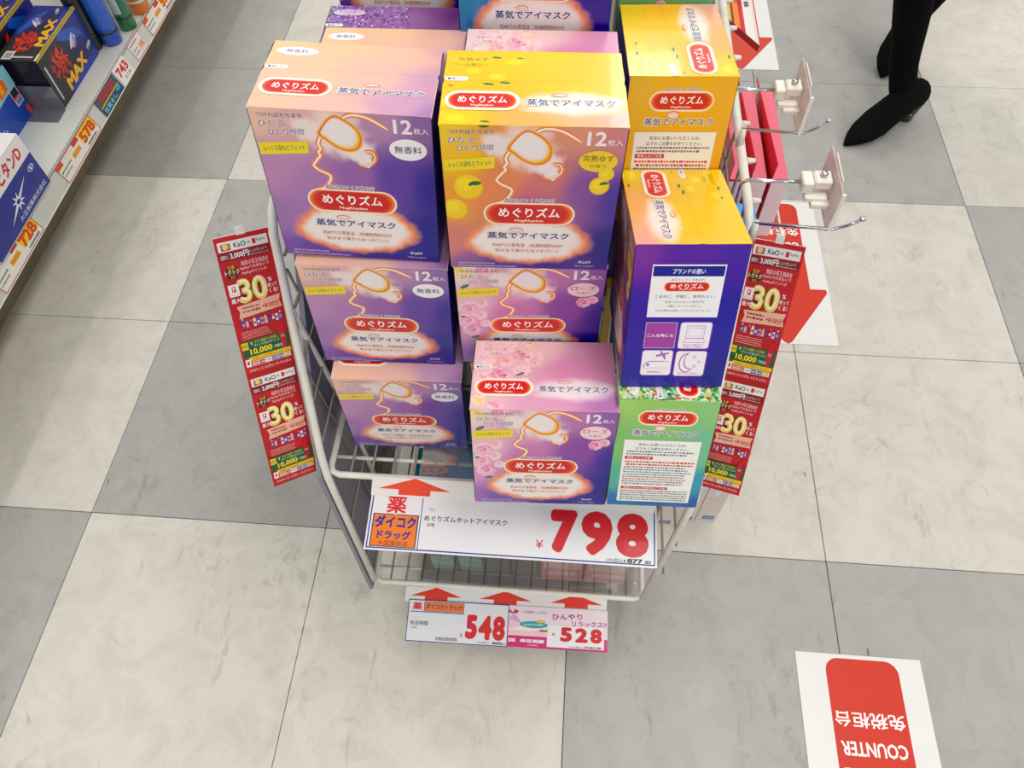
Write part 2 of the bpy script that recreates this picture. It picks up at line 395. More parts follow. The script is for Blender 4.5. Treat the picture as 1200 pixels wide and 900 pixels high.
FL['lavender'] = dict(front=[(0, 1, '9A78B8'), (0, .4, '8058A8'), (.5, .8, 'A070B0'), (1, 1, '6A48A0'), (1, .4, '38288C'), (.5, 0, '382C88'), (0, 0, '5A409A')],
    top=[(0, 0, 'B090C4'), (0, 1, '9A70B4'), (.6, .6, 'A878B0'), (1, 1, '8A4E98'), (1, 0, 'A070A8')], body='4A2E86', badge=('ラベンダー', 'の香り', 'E4D0E8', '604080'))
FL['green'] = dict(front=[(0, 1, 'A8CC78'), (1, 1, '90C088'), (0, .4, '80C090'), (1, .3, '3C88A8'), (.5, 0, '3468A8')],
    top=[(0, 0, 'B8DCA8'), (1, 1, 'A0D4B0'), (.5, .5, 'B4E0B8')], body='74B480', badge=('カモミール', 'の香り', 'F0F4E0', '407040'))
def cloudc(u, v, cx, cy, ru, rv, amt=.2):
    d = sqrt(((u-cx)/ru)**2+((v-cy)/rv)**2)+amt*(noise.fractal(Vector((u*9, v*9, 3)), .8, 2, 3))
    return d
def front_art(fl):
    F = FL[fl]; a = Art(BW-.001, BH-.001); g = idw(F['front'])
    def fn(u, v):
        c = g(u, v)
        d = cloudc(u, v, .455, .875, .15, .12, .35); c = mixc('F6DCD0', c, smooth(.55, 1.5, d))     # steam round the mask
        d = cloudc(u, v, .31, .90, .10, .08, .5); c = mixc('F0E0DC', c, smooth(.35, 1.25, d))
        d = cloudc(u, v, .57, .79, .10, .07, .5); c = mixc('F6E4E0', c, smooth(.5, 1.3, d))
        d = cloudc(u, v, .485, .225, .375, .175, .10)
        c = mixc('F49A74', c, smooth(.93, 1.14, d)); c = mixc('F3E9E4', c, smooth(.74, .99, d))
        return c
    a.grid(fn, 92, 100)
    if fl == 'yuzu':
        fruit(a, .14, .61, .085); fruit(a, .055, .455, .075, False); fruit(a, .915, .715, .045, False); fruit(a, .884, .635, .058)
        a.ell(.235, 1.0, .03, .014, '1E6A34', 10)
    if fl == 'rose':
        for u, v, r, c in ((.07, .60, .07, 'E890B4'), (.16, .66, .055, 'F0A8B4'), (.06, .48, .075, 'E898B8'), (.15, .54, .055, 'EEB0C0'), (.09, .38, .07, 'E080B0'), (.19, .45, .04, 'F0B8C4'), (.03, .97, .07, 'F2D060'), (.20, .97, .06, 'E888A8'), (.93, .70, .035, 'E890B0'), (.87, .665, .045, 'E070A0')):
            if u < .5: rose(a, u, v, r, c)
        leafp(a, .06, .82, .035, .6); leafp(a, .11, .30, .03, .3); leafp(a, .03, .52, .02, .2)
    if fl == 'lavender':
        for k in range(120):
            a.ell(random.uniform(.0, .2)*random.random(), random.uniform(.2, .8), .012, .012, random.choice(('C8A0E0', 'E8D8F4', '7A48A8')), 6)
    a.z += 4e-5
    prof = [(.385, .865), (.362, .83), (.352, .80), (.360, .775), (.343, .75), (.352, .732), (.335, .712), (.305, .675), (.302, .66), (.325, .637), (.365, .618), (.386, .602), (.382, .575), (.36, .54), (.33, .515), (.288, .506)]
    head = [(.50, .955), (.545, .98), (.60, .985), (.67, .965), (.76, .91)]
    ear = [(.56, .697), (.60, .683), (.645, .70), (.665, .735), (.65, .77), (.60, .768)]
    for P in (prof, head, ear):
        a.stroke(P, .0044, 'F0A070'); a.stroke(P, .0034, 'EE8040'); a.stroke(P, .0018, 'FDF2E0')
    band = [(.53, .775), (.60, .80), (.655, .70), (.62, .665), (.575, .69)]
    a.poly(band, 'EFE2E2')
    a.stroke(ear, .0022, 'EE8A58'); a.stroke(ear, .001, 'FDF2E0')
    M1 = [(.372, .865), (.392, .90), (.43, .945), (.468, .968), (.51, .955), (.56, .92), (.592, .875), (.588, .82), (.555, .785), (.505, .778), (.45, .80), (.40, .84)]
    n = len(M1); M2 = []
    for i in range(n):
        p0, p1, p2, p3 = M1[i-1], M1[i], M1[(i+1) % n], M1[(i+2) % n]
        for k in range(4):
            q = k/4; M2.append(tuple(.5*(2*p1[j]+(p2[j]-p0[j])*q+(2*p0[j]-5*p1[j]+4*p2[j]-p3[j])*q*q+(3*p1[j]-p0[j]-3*p2[j]+p3[j])*q**3) for j in (0, 1)))
    def sc(k, dx=0, dy=0): return [(.485+(u-.485)*k+dx, .872+(v-.872)*k+dy) for u, v in M2]
    a.poly(sc(1.16), 'F4C8A0'); a.poly(sc(1.12), 'F4A050'); a.poly(sc(1.07), 'EC7A20'); a.poly(sc(.98), 'F8C860'); a.poly(sc(.90, -.004, .006), 'F2DCD8'); a.poly(sc(.8, -.01, .01), 'EFE6E6')
    a.text('つければたちまち', .165, .963, .25, .026, NAVY, .012, .02, halo='F4E4DC', ho=.035)
    a.text('ひたる。', .125, .914, .17, .034, NAVY, .008, .04, halo='F6ECE6', ho=.06, slant=.1)
    a.text('ひとり時間', .185, .868, .20, .036, NAVY, .008, .04, halo='F6ECE6', ho=.06, slant=.1)
    a.poly([(.008, .717), (.288, .742), (.292, .816), (.010, .792)], 'F2D81E')
    a.text('ふっくら目もとフィット', .15, .767, .245, .032, '26264A', .012, .085)
    a.text('12', .84, .934, .105, .085, 'F4EEF0', .032); a.text('枚入', .94, .914, .082, .036, 'F4EEF0', .012)
    b = F['badge']
    a.ell(.86, .797, .107, .066, b[2], 30)
    if fl == 'rose': rose(a, .93, .70, .04, 'E890B0'); rose(a, .87, .675, .05, 'E070A0')
    if b[1]: a.text(b[0], .86, .815, .17, .042, b[3], .012); a.text(b[1], .86, .768, .09, .024, b[3])
    else: a.text(b[0], .86, .797, .155, .045, b[3], .012)
    logo(a, .491, .432, .52); jouki(a, .489, .270, .50, .052)
    rc = 'C25A44'
    a.text('約40℃の蒸気浴', .37, .193, .20, .030, rc, .006); a.text('/快適時間約20分', .60, .192, .21, .028, rc, .004)
    a.text('気分まで奥からほぐれていく', .485, .150, .40, .026, rc, .004)
    a.text('GENTLE STEAM EYE MASK', .165, .040, .235, .014, 'E4DCEE'); a.fine(.045, .42, .018, .010, 'C4BCDC')
    a.text('KaO', .855, .065, .075, .020, 'EEEAF4', .02); a.text('Made in Japan', .855, .030, .12, .015, 'D8D4EC')
    return a
def top_art(fl):
    F = FL[fl]; a = Art(BW-.001, BD-.0006); g = idw(F['top'])
    def fn(u, v):
        c = g(u, v); 
        if fl in ('yuzu', 'rose'): c = mixc('FBF6F2', c, .25+.75*smooth(.5, 1.2, cloudc(u, v, .70, .29, .30, .16, .15)))
        return c
    a.grid(fn, 60, 40)
    if fl == 'yuzu':
        fruit(a, .40, .83, .075, False); fruit(a, .17, .70, .06, False); fruit(a, .10, .06, .09, False); fruit(a, .02, .26, .08, False); fruit(a, .30, .62, .06, False)
        for u, v, r in ((.286, .905, .028), (.247, .53, .032), (.24, .04, .026), (.42, .90, .02), (.34, .55, .03), (.04, .5, .015)): leafp(a, u, v, r, -.1)
    if fl == 'rose':
        for k in range(16): rose(a, random.uniform(.0, .46), random.uniform(.38, .98), random.uniform(.04, .07), random.choice(('F2C8CC', 'F0B8C4', 'F4D8C8', 'EEA8BC')))
        for u, v, r, c in ((.10, .93, .07, 'F0C0C4'), (.20, .95, .05, 'F4C8C0'), (.33, .80, .075, 'E088A8'), (.22, .70, .07, 'F0A8A8'), (.42, .68, .06, 'F0B0A8'), (.20, .48, .09, 'E078A0'), (.07, .44, .06, 'F0A8B0'), (.05, .12, .06, 'F2D070'), (.17, .05, .06, 'E890B0'), (.40, .92, .035, 'F4D080'), (.13, .80, .035, 'F4D080'), (.36, .40, .04, 'F4C8C8')): rose(a, u, v, r, c)
        leafp(a, .33, .50, .035, .5)
    if fl in ('lavender', 'green'):
        cs = ('D8C0EC', 'F0E8F8', '6A3C98', '8A58B4', 'B890D8', '5A7A50') if fl == 'lavender' else ('F4F4E8', '3C8A50', '5AA868', 'F6F0E0', 'E85838', '2E7A40', 'F2D860')
        a.dz = 7e-7
        for k in range(900):
            u = random.random()**1.3*(.62 if fl == 'lavender' else 1); a.ell(u, random.random(), random.uniform(.006, .018)*(1 if fl == 'lavender' else 1.8), random.uniform(.004, .010)*(1 if fl == 'lavender' else 1.5), random.choice(cs), 6, random.random()*3)
    a.dz = 6e-6; a.z += 4e-5
    b = F['badge']; a.ell(.155, .85, .125, .055*BW/BD*.8, b[2], 28)
    a.text(b[0], .155, .87 if b[1] else .85, .17 if b[1] else .13, .055, b[3], .008)
    if b[1]: a.text(b[1], .155, .80, .09, .035, b[3])
    a.pill(.0, .565, .135, .625, 'F4F0F0'); a.text('◆開け口', .062, .595, .09, .035, '3A3A4A')
    for k in range(46): a.rect(.005+k*.0217, .5715+.0002*k, .016+k*.0217, .5745+.0002*k, 'C9A08C' if fl != 'yuzu' else 'C89A20')
    u, w = .22, .37; h = .19
    a.pill(u-w/2-.02, .303-h/2-.03, u+w/2+.02, .303+h/2+.03, 'FBEFE4')
    for t, c in ((0, 'F08A3C'), (.25, 'E6542A'), (.5, 'DC3022'), (.8, 'D42420')): a.pill(u-w/2+t*.03, .303-h/2+t*.02, u+w/2-t*.03, .303+h/2-t*.02, c)
    a.text('めぐりズム', u, .318, w*.72, h*.5, 'FFF8F4', .025); a.text('MegRhythm', u, .238, w*.33, h*.16, 'FFF4EE', .015)
    a.ell(.64, .39, .045, .022, 'E88060'); a.ell(.64, .387, .04, .017, 'F8E4D8'); a.text('ホット', .64, .39, .055, .03, 'D05030')
    a.text('蒸気でアイマスク', .70, .29, .48, .088, NAVY, .018, halo='FAF4F4', ho=.07)
    return a
def side_a(fl):     # brand story panel and four pictograms
    a = Art(BD-.0008, BH-.001)
    body = FL[fl]['body']
    g = idw([(0, 1, '7A3E9A'), (.5, 1, '5A2E9C'), (1, 1, '4A2A9E'), (0, .5, '3C2A9A'), (1, .5, '2E289A'), (0, 0, '2E2894'), (1, 0, '242488'), (.5, .4, '30289A')] if fl == 'yuzu' else [(0, 0, body), (1, 1, body)])
    a.grid(g, 20, 30)
    if fl != 'yuzu': return a
    a.rect(.165, .525, .82, .875, 'F0EDF0'); a.rect(.175, .79+.01, .81, .866, '2A2C8A')
    a.text('ブランドの想い', .495, .833, .29, .034, 'F4F2F6', .02)
    a.text('あなたとつくる休み方', .495, .778, .30, .018, '30306A')
    a.pill(.29, .702, .70, .762, 'F08A3C'); a.pill(.30, .706, .69, .758, 'D82C22'); a.text('めぐりズム', .495, .736, .30, .034, 'FFFFFF', .02); a.text('MegRhythm', .495, .714, .14, .009, 'FFFFFF')
    a.text('こまめに、手軽に、気持ちよく。', .495, .668, .55, .022, '2A2A5A', .01)
    a.text('生活リズムにあった休み方を', .495, .632, .36, .017, '3A3A5A'); a.text('一緒につくっていきたい。', .495, .603, .33, .017, '3A3A5A')
    a.text('今日も明日も充実した1日になりますように。', .495, .572, .52, .015, '3A3A5A')
    a.rect(.168, .30, .468, .49, 'C9A0D0'); a.rect(.176, .305, .460, .485, 'A04E9E'); a.text('こんな時にも', .318, .395, .25, .024, 'F8F0F8', .015)
    for u0, v0 in ((.50, .30), (.172, .095), (.50, .09)):
        a.pill(u0-.008, v0-.005, u0+.298, v0+.193, 'B070B8', r=.02); a.pill(u0, v0, u0+.29, v0+.188, 'F2ECF2', r=.018)
    P = 'A86AB0'
    a.stroke([(.56, .375), (.56, .465), (.73, .465), (.73, .375), (.56, .375)], .0009, P, 1); a.stroke([(.54, .345), (.75, .345), (.73, .375), (.56, .375), (.54, .345)], .0009, P, 1)
    a.stroke([(.58, .39), (.58, .45), (.71, .45), (.71, .39), (.58, .39)], .0005, P, 1)
    a.text('朝の作業前や', .645, .327, .2, .013, P); a.text('仕事の合間に', .645, .311, .2, .013, P)
    # train and plane
    a.stroke([(.19, .15), (.21, .185), (.26, .20), (.44, .20)], .0009, P); a.stroke([(.19, .15), (.44, .15)], .0009, P, 1); a.ell(.235, .175, .016, .012, P, 10)
    a.poly([(.31, .235), (.43, .26), (.42, .27), (.37, .262), (.355, .28), (.34, .28), (.348, .258), (.30, .25)], P); a.poly([(.36, .25), (.39, .215), (.402, .217), (.39, .256)], P)
    a.text('移動時に', .31, .118, .15, .016, P)
    # moon and stars
    a.ell(.61, .19, .075, .075*.62/.62, P, 24); a.ell(.613, .19, .067, .067, 'F2ECF2', 24); a.ell(.645, .205, .065, .065, P, 24); a.ell(.652, .208, .062, .062, 'F2ECF2', 24)
    for u, v, r in ((.68, .235, .025), (.73, .20, .02), (.69, .165, .022)):
        a.poly([(u+(r if k % 2 == 0 else r*.42)*sin(k*pi/5), v+(r if k % 2 == 0 else r*.42)*cos(k*pi/5)*.62) for k in range(10)], P)
        a.poly([(u+(r if k % 2 == 0 else r*.42)*.6*sin(k*pi/5), v+(r if k % 2 == 0 else r*.42)*.6*cos(k*pi/5)*.62) for k in range(10)], 'F2ECF2')
    a.text('おやすみ前に', .645, .108, .2, .016, P)
    return a
def side_b(fl):     # caution panel
    a = Art(BD-.0008, BH-.001)
    if fl == 'yuzu': g = idw([(0, 1, 'F0B814'), (1, 1, 'EEB01C'), (0, 0, 'ECA824'), (1, 0, 'EE9838'), (.5, .5, 'EEB01C')])
    elif fl == 'green': g = idw([(0, 1, 'A4CC74'), (.5, 1, '98C66C'), (1, 1, '90C480'), (0, .6, '84BE70'), (1, .55, '78BE94'), (0, .3, '5CAE98'), (1, .25, '409AB0'), (0, 0, '2E6CAC'), (1, 0, '3A5CAC'), (.5, 0, '3468A8')])
    else: g = idw([(0, 0, FL[fl]['body']), (1, 1, FL[fl]['body'])])
    a.grid(g, 24, 36)
    if fl in ('yuzu', 'green'):
        logo(a, .51, .848, .58)
        a.ell(.45, .765, .06, .024, 'E88060'); a.ell(.45, .762, .052, .018, 'F8E4D8'); a.text('ホット', .45, .765, .08, .012, 'D05030')
        a.text('蒸気でアイマスク', .51, .717, .66, .052, NAVY, .018, halo='F8F6F0', ho=.06)
        a.rect(.098, .045, .905, .652, 'B8B8A8'); a.rect(.103, .048, .900, .649, 'F0F0EA')
        a.text('安全にお使いいただくため、', .505, .610, .50, .026, '2A2A34', .015)
        a.text('以下のご注意をお守りください。', .505, .573, .55, .026, '2A2A34', .015)
        a.fine(.14, .86, .543, .016, '70707A'); a.fine(.14, .78, .519, .016, '70707A')
        a.rect(.130, .470, .425, .500, 'C83A34'); a.text('使用上のご注意', .278, .485, .25, .019, 'FFFFFF', .01)
        a.fine(.13, .875, .446, .018, 'D0443C'); a.fine(.15, .86, .420, .018, 'D0443C')
        for k in range(8): a.fine(.13, .875-.02*random.random()*5, .394-.0235*k, .016, 'D8807A' if k in (5,) else '84848C')
        a.rect(.130, .176, .64, .202, 'C83A34'); a.text('保管上および廃棄時のご注意', .385, .189, .46, .017, 'FFFFFF', .01)
        for k in range(5): a.fine(.13, .87, .158-.0225*k, .015, '84848C')
    return a
def carton_mesh(fl):
    bd = MB(); bd.box(-BW/2, BW/2, -BD/2, BD/2, 0, BH-.0022, bev=.0009)
    m = mat('carton_'+fl, FL[fl]['body'], .35, coat=.4)
    o = bd.build('eye_mask_box', m)
    # lid: a plate with two notches at each end of the tear line, a little proud of the walls
    W2, D2 = BW/2+.0002, BD/2+.0002; n = .0035; y = -D2+.575*2*D2
    P = [(-W2, -D2), (W2, -D2), (W2, y-n), (W2-n*.7, y-n*.7), (W2-n*.7, y+n*.7), (W2, y+n), (W2-.0012, D2), (-W2+.0012, D2), (-W2, y+n), (-W2+n*.7, y+n*.7), (-W2+n*.7, y-n*.7), (-W2, y-n)]
    q = MB(); k = len(P); z0, z1 = BH-.0021, BH-.0006
    q.add([(x, y_, z0) for x, y_ in P]+[(x, y_, z1) for x, y_ in P], [tuple(range(k))[::-1], tuple(range(k, 2*k))]+[(i, (i+1) % k, (i+1) % k+k, i+k) for i in range(k)])
    l = q.build('lid', mat('lid_'+fl, {'white': 'F0C4AC', 'yuzu': 'EEC020', 'rose': 'E4B4C4', 'teal': '90CCB8', 'lavender': '9A70B0', 'green': 'A8D8B0'}[fl], .4, coat=.3)); l.parent = o
    return o
proto = {}
def get(fl):
    if fl not in proto:
        o = carton_mesh(fl)
        front_art(fl).build('front_print', o, frameM((-BW/2+.0005, -BD/2-.0001, .0005), (1, 0, 0), (0, 0, 1)))
        top_art(fl).build('lid_print', o, frameM((-BW/2+.0005, -BD/2+.0003, BH-.0007), (1, 0, 0), (0, 1, 0)))
        side_a(fl).build('side_print', o, frameM((BW/2+.0001, -BD/2+.0004, .0005), (0, 1, 0), (0, 0, 1)))
        side_b(fl).build('side_print', o, frameM((-BW/2-.0001, BD/2-.0004, .0005), (0, -1, 0), (0, 0, 1)))
        proto[fl] = o; return o
    return dup(proto[fl])
RX = 4.0
def place(fl, q, label, turn=0, lying=False, group='eye mask boxes stacked in the wire rack'):
    """q = (x,y,z,yaw,pitch,roll) of the lower left front corner; turn = quarter turns about the vertical"""
    o = get(fl)
    x, y, z, a, t, r = q; a, t, r = radians(a), radians(t), radians(r)
    w, d = (BD, BW) if turn else (BW, BD)
    M = Matrix.Translation((x, y, z)) @ Matrix.Rotation(a, 4, 'Z') @ Matrix.Rotation(t, 4, 'X') @ Matrix.Rotation(r, 4, 'Y')
    if lying == 2: M = M @ Matrix.Translation((BH/2, BD/2, BW/2)) @ Matrix.Rotation(pi/2, 4, 'Y') @ Matrix.Translation((0, 0, -BH/2))
    elif lying: M = M @ Matrix.Translation((w/2, BH/2, BD)) @ Matrix.Rotation(-pi/2, 4, 'X') @ Matrix.Translation((0, BD/2, -BH/2))
    else: M = M @ Matrix.Translation((w/2, d/2, 0)) @ Matrix.Rotation(turn*pi/2, 4, 'Z')
    setM(o, M); tag(o, label, 'box', group); return o
place('white', (.614, -.958, .4605, 2.7, -.2, 1.6), 'unscented purple box at the bottom of the left stack, standing on the wire shelf')
place('white', (.609, -.935, .6165, 2.8, -1.3, 2.6), 'unscented purple box in the middle of the left stack')
place('white', (.608, -.922, .7735, 2.1, -4.0, 3.5), 'unscented box with peach lid, topmost of the left stack')
place('rose', (.766, -.930, .4605, 3.5, 0, .8), 'bottom rose box of the middle stack, almost hidden behind the front rose box')
place('rose', (.760, -.928, .6165, 3.9, -.5, 1.4), 'rose scented box right under the yellow-lidded box')
place('yuzu', (.762, -.929, .7725, 3.5, -1.6, 2.0), 'yuzu scented box with yellow lid, topmost of the middle stack facing front')
place('rose', (.781, -1.054, .530, 3.2, -11.1, 1.3), 'rose scented box with pink lid in front, overhanging the big price card')
place('green', (.9235, -1.052, .541, 1.7, -16.4, .4), 'green box turned sideways showing its white caution panel', 1)
place('yuzu', (.925, -.993, .685, 3.5, -17.2, .3), 'yuzu box turned sideways, blue side with four pictogram squares, on the green box', -1)
place('yuzu', (.9135, -.818, .729, 2.9, -7.5, .4), 'yuzu box turned sideways with yellow side and caution panel at upper right', 1)
# second and third rows
place('white', (.622, -.812, .716, 1.5, -1, 1), 'peach-lidded unscented box in the second row behind the left stack')
place('rose', (.762, -.816, .720, 2.5, 0, 1.5), 'pink rose box in the second row behind the yellow-lidded box')
place('lavender', (.598, -.713, .679, 1.5, -1, 1), 'lavender box with flower speckled lid in the third row')
place('lavender', (.604, -.605, .800, 1.5, -1, 1), 'purple box at the back left, behind the speckled lid')
place('teal', (.753, -.713, .8415, 2.0, -1, 1), 'taller-standing teal and violet box behind the pink rose lid')
place('green', (.905, -.655, .742, 2.5, -3, 0), 'mint green box behind the upper right yuzu box', 1)
HG = 'eye mask boxes filling the shelf under the rear rows'
def hid(fl, x, y, z, lying=False): place(fl, (x, y, z, 2, 0, 0), 'eye mask box low in the rear rows, hidden under other boxes', 0, lying, HG)
Z0 = .4605
for x, fl in ((.622, 'white'), (.767, 'rose')):
    hid(fl, x, -.835+.02, Z0)
hid('lavender', .600, -.705, Z0); hid('lavender', .604, -.598, Z0); hid('lavender', .604, -.598, Z0+BH+.001)
hid('teal', .757, -.705, Z0, 2); hid('teal', .757, -.705, Z0+BW+.001, 2); hid('teal', .757, -.703, Z0+2*BW+.002, 1)
for y in (-.812, -.666): place('yuzu', (.915, y, Z0, 0, 0, 0), 'eye mask box low in the rear rows, hidden under other boxes', 1, False, HG)
hid('yuzu', .893, -.800, Z0+BH+.001, True)

# ------------------------------------------------------------ wire rack
RL = .585; RR = 1.036; YB = -.12
rack = thing('wire_rack', 'white wire promotion rack holding the stacked eye mask boxes', 'rack', ((RL+RR)/2, -.7, 0))
def rod(name, pts, r, m=WHITEWIRE, n=8, par=None):
    q = MB(); q.tube(pts, r, n); return q.build(name, m, par or rack, True)
def shelf(z, yf, xl, xr, lab):
    s = bpy.data.objects.new('shelf', None); COL.objects.link(s); s.parent = rack; s.location = Vector(((xl+xr)/2, -.7, z))-rack.location
    bpy.context.view_layer.update()
    c = .012
    rod('front_rim', [(xl, YB, z), (xl, yf+c, z), (xl+c*.3, yf+c*.3, z), (xl+c, yf, z), (xr-c, yf, z), (xr-c*.3, yf+c*.3, z), (xr, yf+c, z), (xr, YB, z)], .0042, par=s)
    n = 17
    for k in range(1, n): x = xl+(xr-xl)*k/n; rod('shelf_wire', [(x, yf, z+.0005), (x, YB, z+.0005)], .0016, GREYWIRE, 6, s)
    for k, y in enumerate((yf+.026, yf+.14, yf+.28, yf+.42, yf+.56, yf+.72, YB)): rod('cross_bar', [(xl, y, z-.004), (xr, y, z-.004)], .0026, WHITEWIRE, 6, s)
    return s
bpy.context.view_layer.update()
up = shelf(.456, -.998, RL+.003, RR-.004, '')
lo = shelf(.118, -1.026, RL+.002, RR-.024, '')
for sx, X, Xl in ((-1, RL, RL+.001), (1, RR, RR-.023)):
    sf = bpy.data.objects.new('side_frame', None); COL.objects.link(sf); sf.parent = rack; sf.location = Vector((X, -.7, 0))-rack.location
    bpy.context.view_layer.update()
    Xt = X-.018 if sx < 0 else X+.006
    rod('side_post', [(Xl, -1.024, .120), (X, -1.0, .456), (X-(.0 if sx > 0 else .004), -.985, .485), (Xt, -.862, .735), (Xt, -.845, .752), (Xt, -.825, .757), (Xt, YB, .757)], .0050, n=10, par=sf)
    rod('side_post', [(X, YB, .06), (X, YB, .757)], .005, par=sf)
    rod('side_post', [(X-sx*.002, -.90, .10), (X-sx*.002, -.90, .47), (X+(Xt-X)*.66, -.90, .658)], .0036, par=sf)
    for k in range(14):
        y = -.93+k*.058; z1 = .757 if y > -.84 else .46+(y+1.0)/.16*.29
        xx = X+(Xt-X)*((z1-.46)/.3)
        rod('side_wire', [(Xl+(X-Xl)*.0, y, .12), (X, y, .456), (xx, y, z1)], .0017, GREYWIRE, 6, sf)
        if y > -.84: rod('wire_stub', [(xx+.004*sx, y, z1), (xx+.013*sx, y, z1+.001)], [.0040, .0022], WHITEWIRE, 6, sf)
    for k in range(5):
        z = .50+.052*k; yy = -1.0+(z-.46)/.29*.155
        xx = X+(Xt-X)*((z-.46)/.3); rod('side_wire', [(xx-.002*sx, yy, z), (xx-.002*sx, YB, z)], .0017, GREYWIRE, 6, sf)
    for z in (.2, .32): rod('side_wire', [(X-.002*sx, -1.01, z), (X-.002*sx, YB, z)], .0020, GREYWIRE, 6, sf)
    for y in (-.86, YB):
        q = MB(); q.box(X-.012, X+.012, y-.012, y+.012, 0, .06, bev=.003); q.build('foot', WHITEWIRE, sf)
        rod('foot_post', [(X, y, .05), (X, y, .14)], .005, par=sf)
rod('back_bar', [(RL, YB, .757), (RR, YB, .757)], .004)
# bent riser that carries the two front boxes
q = MB()
for x in (.80, .86, .915, .945, 1.0): q.tube([(x, -1.000, .457), (x, -1.000, .528), (x+.001, -.972, .530)], .0017, 6)
q.tube([(.79, -1.000, .527), (1.015, -1.000, .540)], .002, 6); q.tube([(.79, -.972, .5275), (1.015, -.972, .530)], .002, 6)
q.build('front_riser', GREYWIRE, rack, True)
# grey cardboard on the left side
q = MB(); q.box(RL-.0125, RL-.0055, -.99, YB, .105, .70)
q.v = [(x, y if not (y < -.9) else (-.992 if z > .4 else -1.028), z) for x, y, z in q.v]
q2 = MB(); x0, x1 = RL-.0125, RL-.0065
P = [(-1.003, .455), (-1.030, .085), (YB, .085), (YB, .72), (-.83, .72)]
n = len(P); q2.add([(x0, y, z) for y, z in P]+[(x1, y, z) for y, z in P], [tuple(range(n)), tuple(range(n, 2*n))[::-1]]+[(i, i+n, (i+1) % n+n, (i+1) % n) for i in range(n)])
q2.build('side_board', GREYBOARD, rack)
q = MB(); q.box(.70, 1.02, -.994, -.945, .4585, .4595); q.build('clear_mat', SHEET, rack)
q = MB(); q.box(.66, 1.0, -1.02, -.96, .1205, .1215); q.build('clear_mat', SHEET, rack)

# ------------------------------------------------------------ price cards of the rack
BL_ = '22388E'; PR = 'CC1420'
def daikoku(a, u0, v0, u1, v1):
    a.rect(u0, v0, u1, v1, '1E2A60'); a.rect(u0+.004, v0+.015, u1-.004, v1-.015, 'E87818')
def red_arrow(a, u, w, v0, v1, col='E0401E'):
    h = v1-v0
    a.poly([(u-w*.22, v0), (u+w*.22, v0), (u+w*.22, v0+h*.32), (u+w*.5, v0+h*.32), (u, v1), (u-w*.5, v0+h*.32), (u-w*.22, v0+h*.32)], col)
def card_thing(name, label, cat, TL, TR, BL, th=.0008, group=None):
    TL, TR, BL = map(Vector, (TL, TR, BL)); W = (TR-TL).length; H = (TL-BL).length
    M = frameM(BL, TR-TL, TL-BL); r = thing(name, label, cat, M, group)
    b = MB(); b.box(0, W, 0, H, -th, 0); o = b.build('card', CARD); o.parent = r
    return r, Art(W, H)
r, a = card_thing('price_card', 'big white price card reading 798 on the upper shelf edge', 'price card', (.6375, -1.0175, .4560), (.9815, -1.0165, .4560), (.6455, -1.0875, .4460))
a.rect(0, 0, 1, 1, 'E2E0E2'); a.frame(.006, .03, .994, .97, .022, BL_); a.rect(.1835, .04, .1865, .96, BL_)
daikoku(a, .017, .06, .178, .62)
a.text('薬', .095, .79, .068, .31, 'D0141E', .03, halo='F0D0D0', ho=.05)
a.text('ダイコク', .098, .485, .145, .21, '202E8C', .05); a.text('ドラッグ', .098, .265, .118, .15, '202E8C', .05); a.text('大国薬妝店', .098, .125, .105, .085, '5A3018', 0)
a.text('花王', .222, .735, .020, .05, '505058'); a.text('めぐりズムホットアイマスク', .342, .585, .29, .10, '202026', .022); a.text('各種', .222, .475, .027, .065, '303038', .01)
a.text('7', .683, .51, .104, .76, PR, .085); a.text('9', .796, .51, .116, .76, PR, .068); a.text('8', .917, .51, .120, .76, PR, .068)
a.text('¥', .602, .27, .026, .14, PR, .01)
a.text('10%税込', .858, .085, .055, .065, '303038'); a.text('¥', .892, .085, .010, .055, '202028', .02); a.text('877', .926, .09, .052, .075, '181820', .06); a.text('.80', .968, .085, .024, .055, '181820', .03)
a.build('price_print', r, Matrix.Identity(4), PAPER)
r, a = card_thing('arrow_card', 'white strip with an orange-red up arrow clipped to the upper shelf rim', 'card', (.643, -1.0015, .4645), (.985, -1.001, .4645), (.6445, -1.0225, .4555))
a.rect(0, 0, 1, 1, 'DEDAD6'); red_arrow(a, .155, .26, .10, 1.0)
a.build('arrow_print', r, Matrix.Identity(4), PAPER)
r, a = card_thing('arrow_card', 'white strip with three red arrows on the lower shelf rim', 'card', (.6385, -1.0315, .119), (.957, -1.0255, .119), (.6395, -1.054, .1135))
a.rect(0, 0, 1, 1, 'DEDCDA')
for u in (.155, .50, .85): red_arrow(a, u, .26, .12, 1.0, 'D83020')
a.build('arrow_print', r, Matrix.Identity(4), PAPER)
r, a = card_thing('price_card', 'white price card reading 548 hanging under the lower shelf', 'price card', (.6395, -1.0515, .1170), (.7985, -1.0495, .1170), (.6475, -1.1125, .1055), group='small price cards under the lower shelf')
a.rect(0, 0, 1, 1, 'DCDCE0'); a.frame(.0, .0, 1, 1, .02, BL_); a.rect(.02, .70, .56, .72, BL_)
a.text('薬', .09, .845, .10, .19, 'D0141E', .04); a.rect(.155, .73, .555, .965, BL_); a.rect(.16, .74, .55, .955, 'E87818'); a.text('ダイコクトラック', .355, .85, .36, .13, '202E8C', .04)
a.text('ライオン', .075, .56, .07, .035, '606068'); a.text('休足時間', .12, .44, .18, .11, '282830', .015); a.text('18枚', .075, .33, .06, .05, '404048')
for k in range(22): a.rect(.30+k*.0095, .055, .30+k*.0095+(.004 if k % 3 else .006), .135, '303038')
a.text('¥', .545, .21, .03, .10, PR); a.text('5', .64, .42, .13, .60, PR, .075); a.text('4', .775, .42, .14, .60, PR, .07); a.text('8', .91, .42, .13, .60, PR, .065)
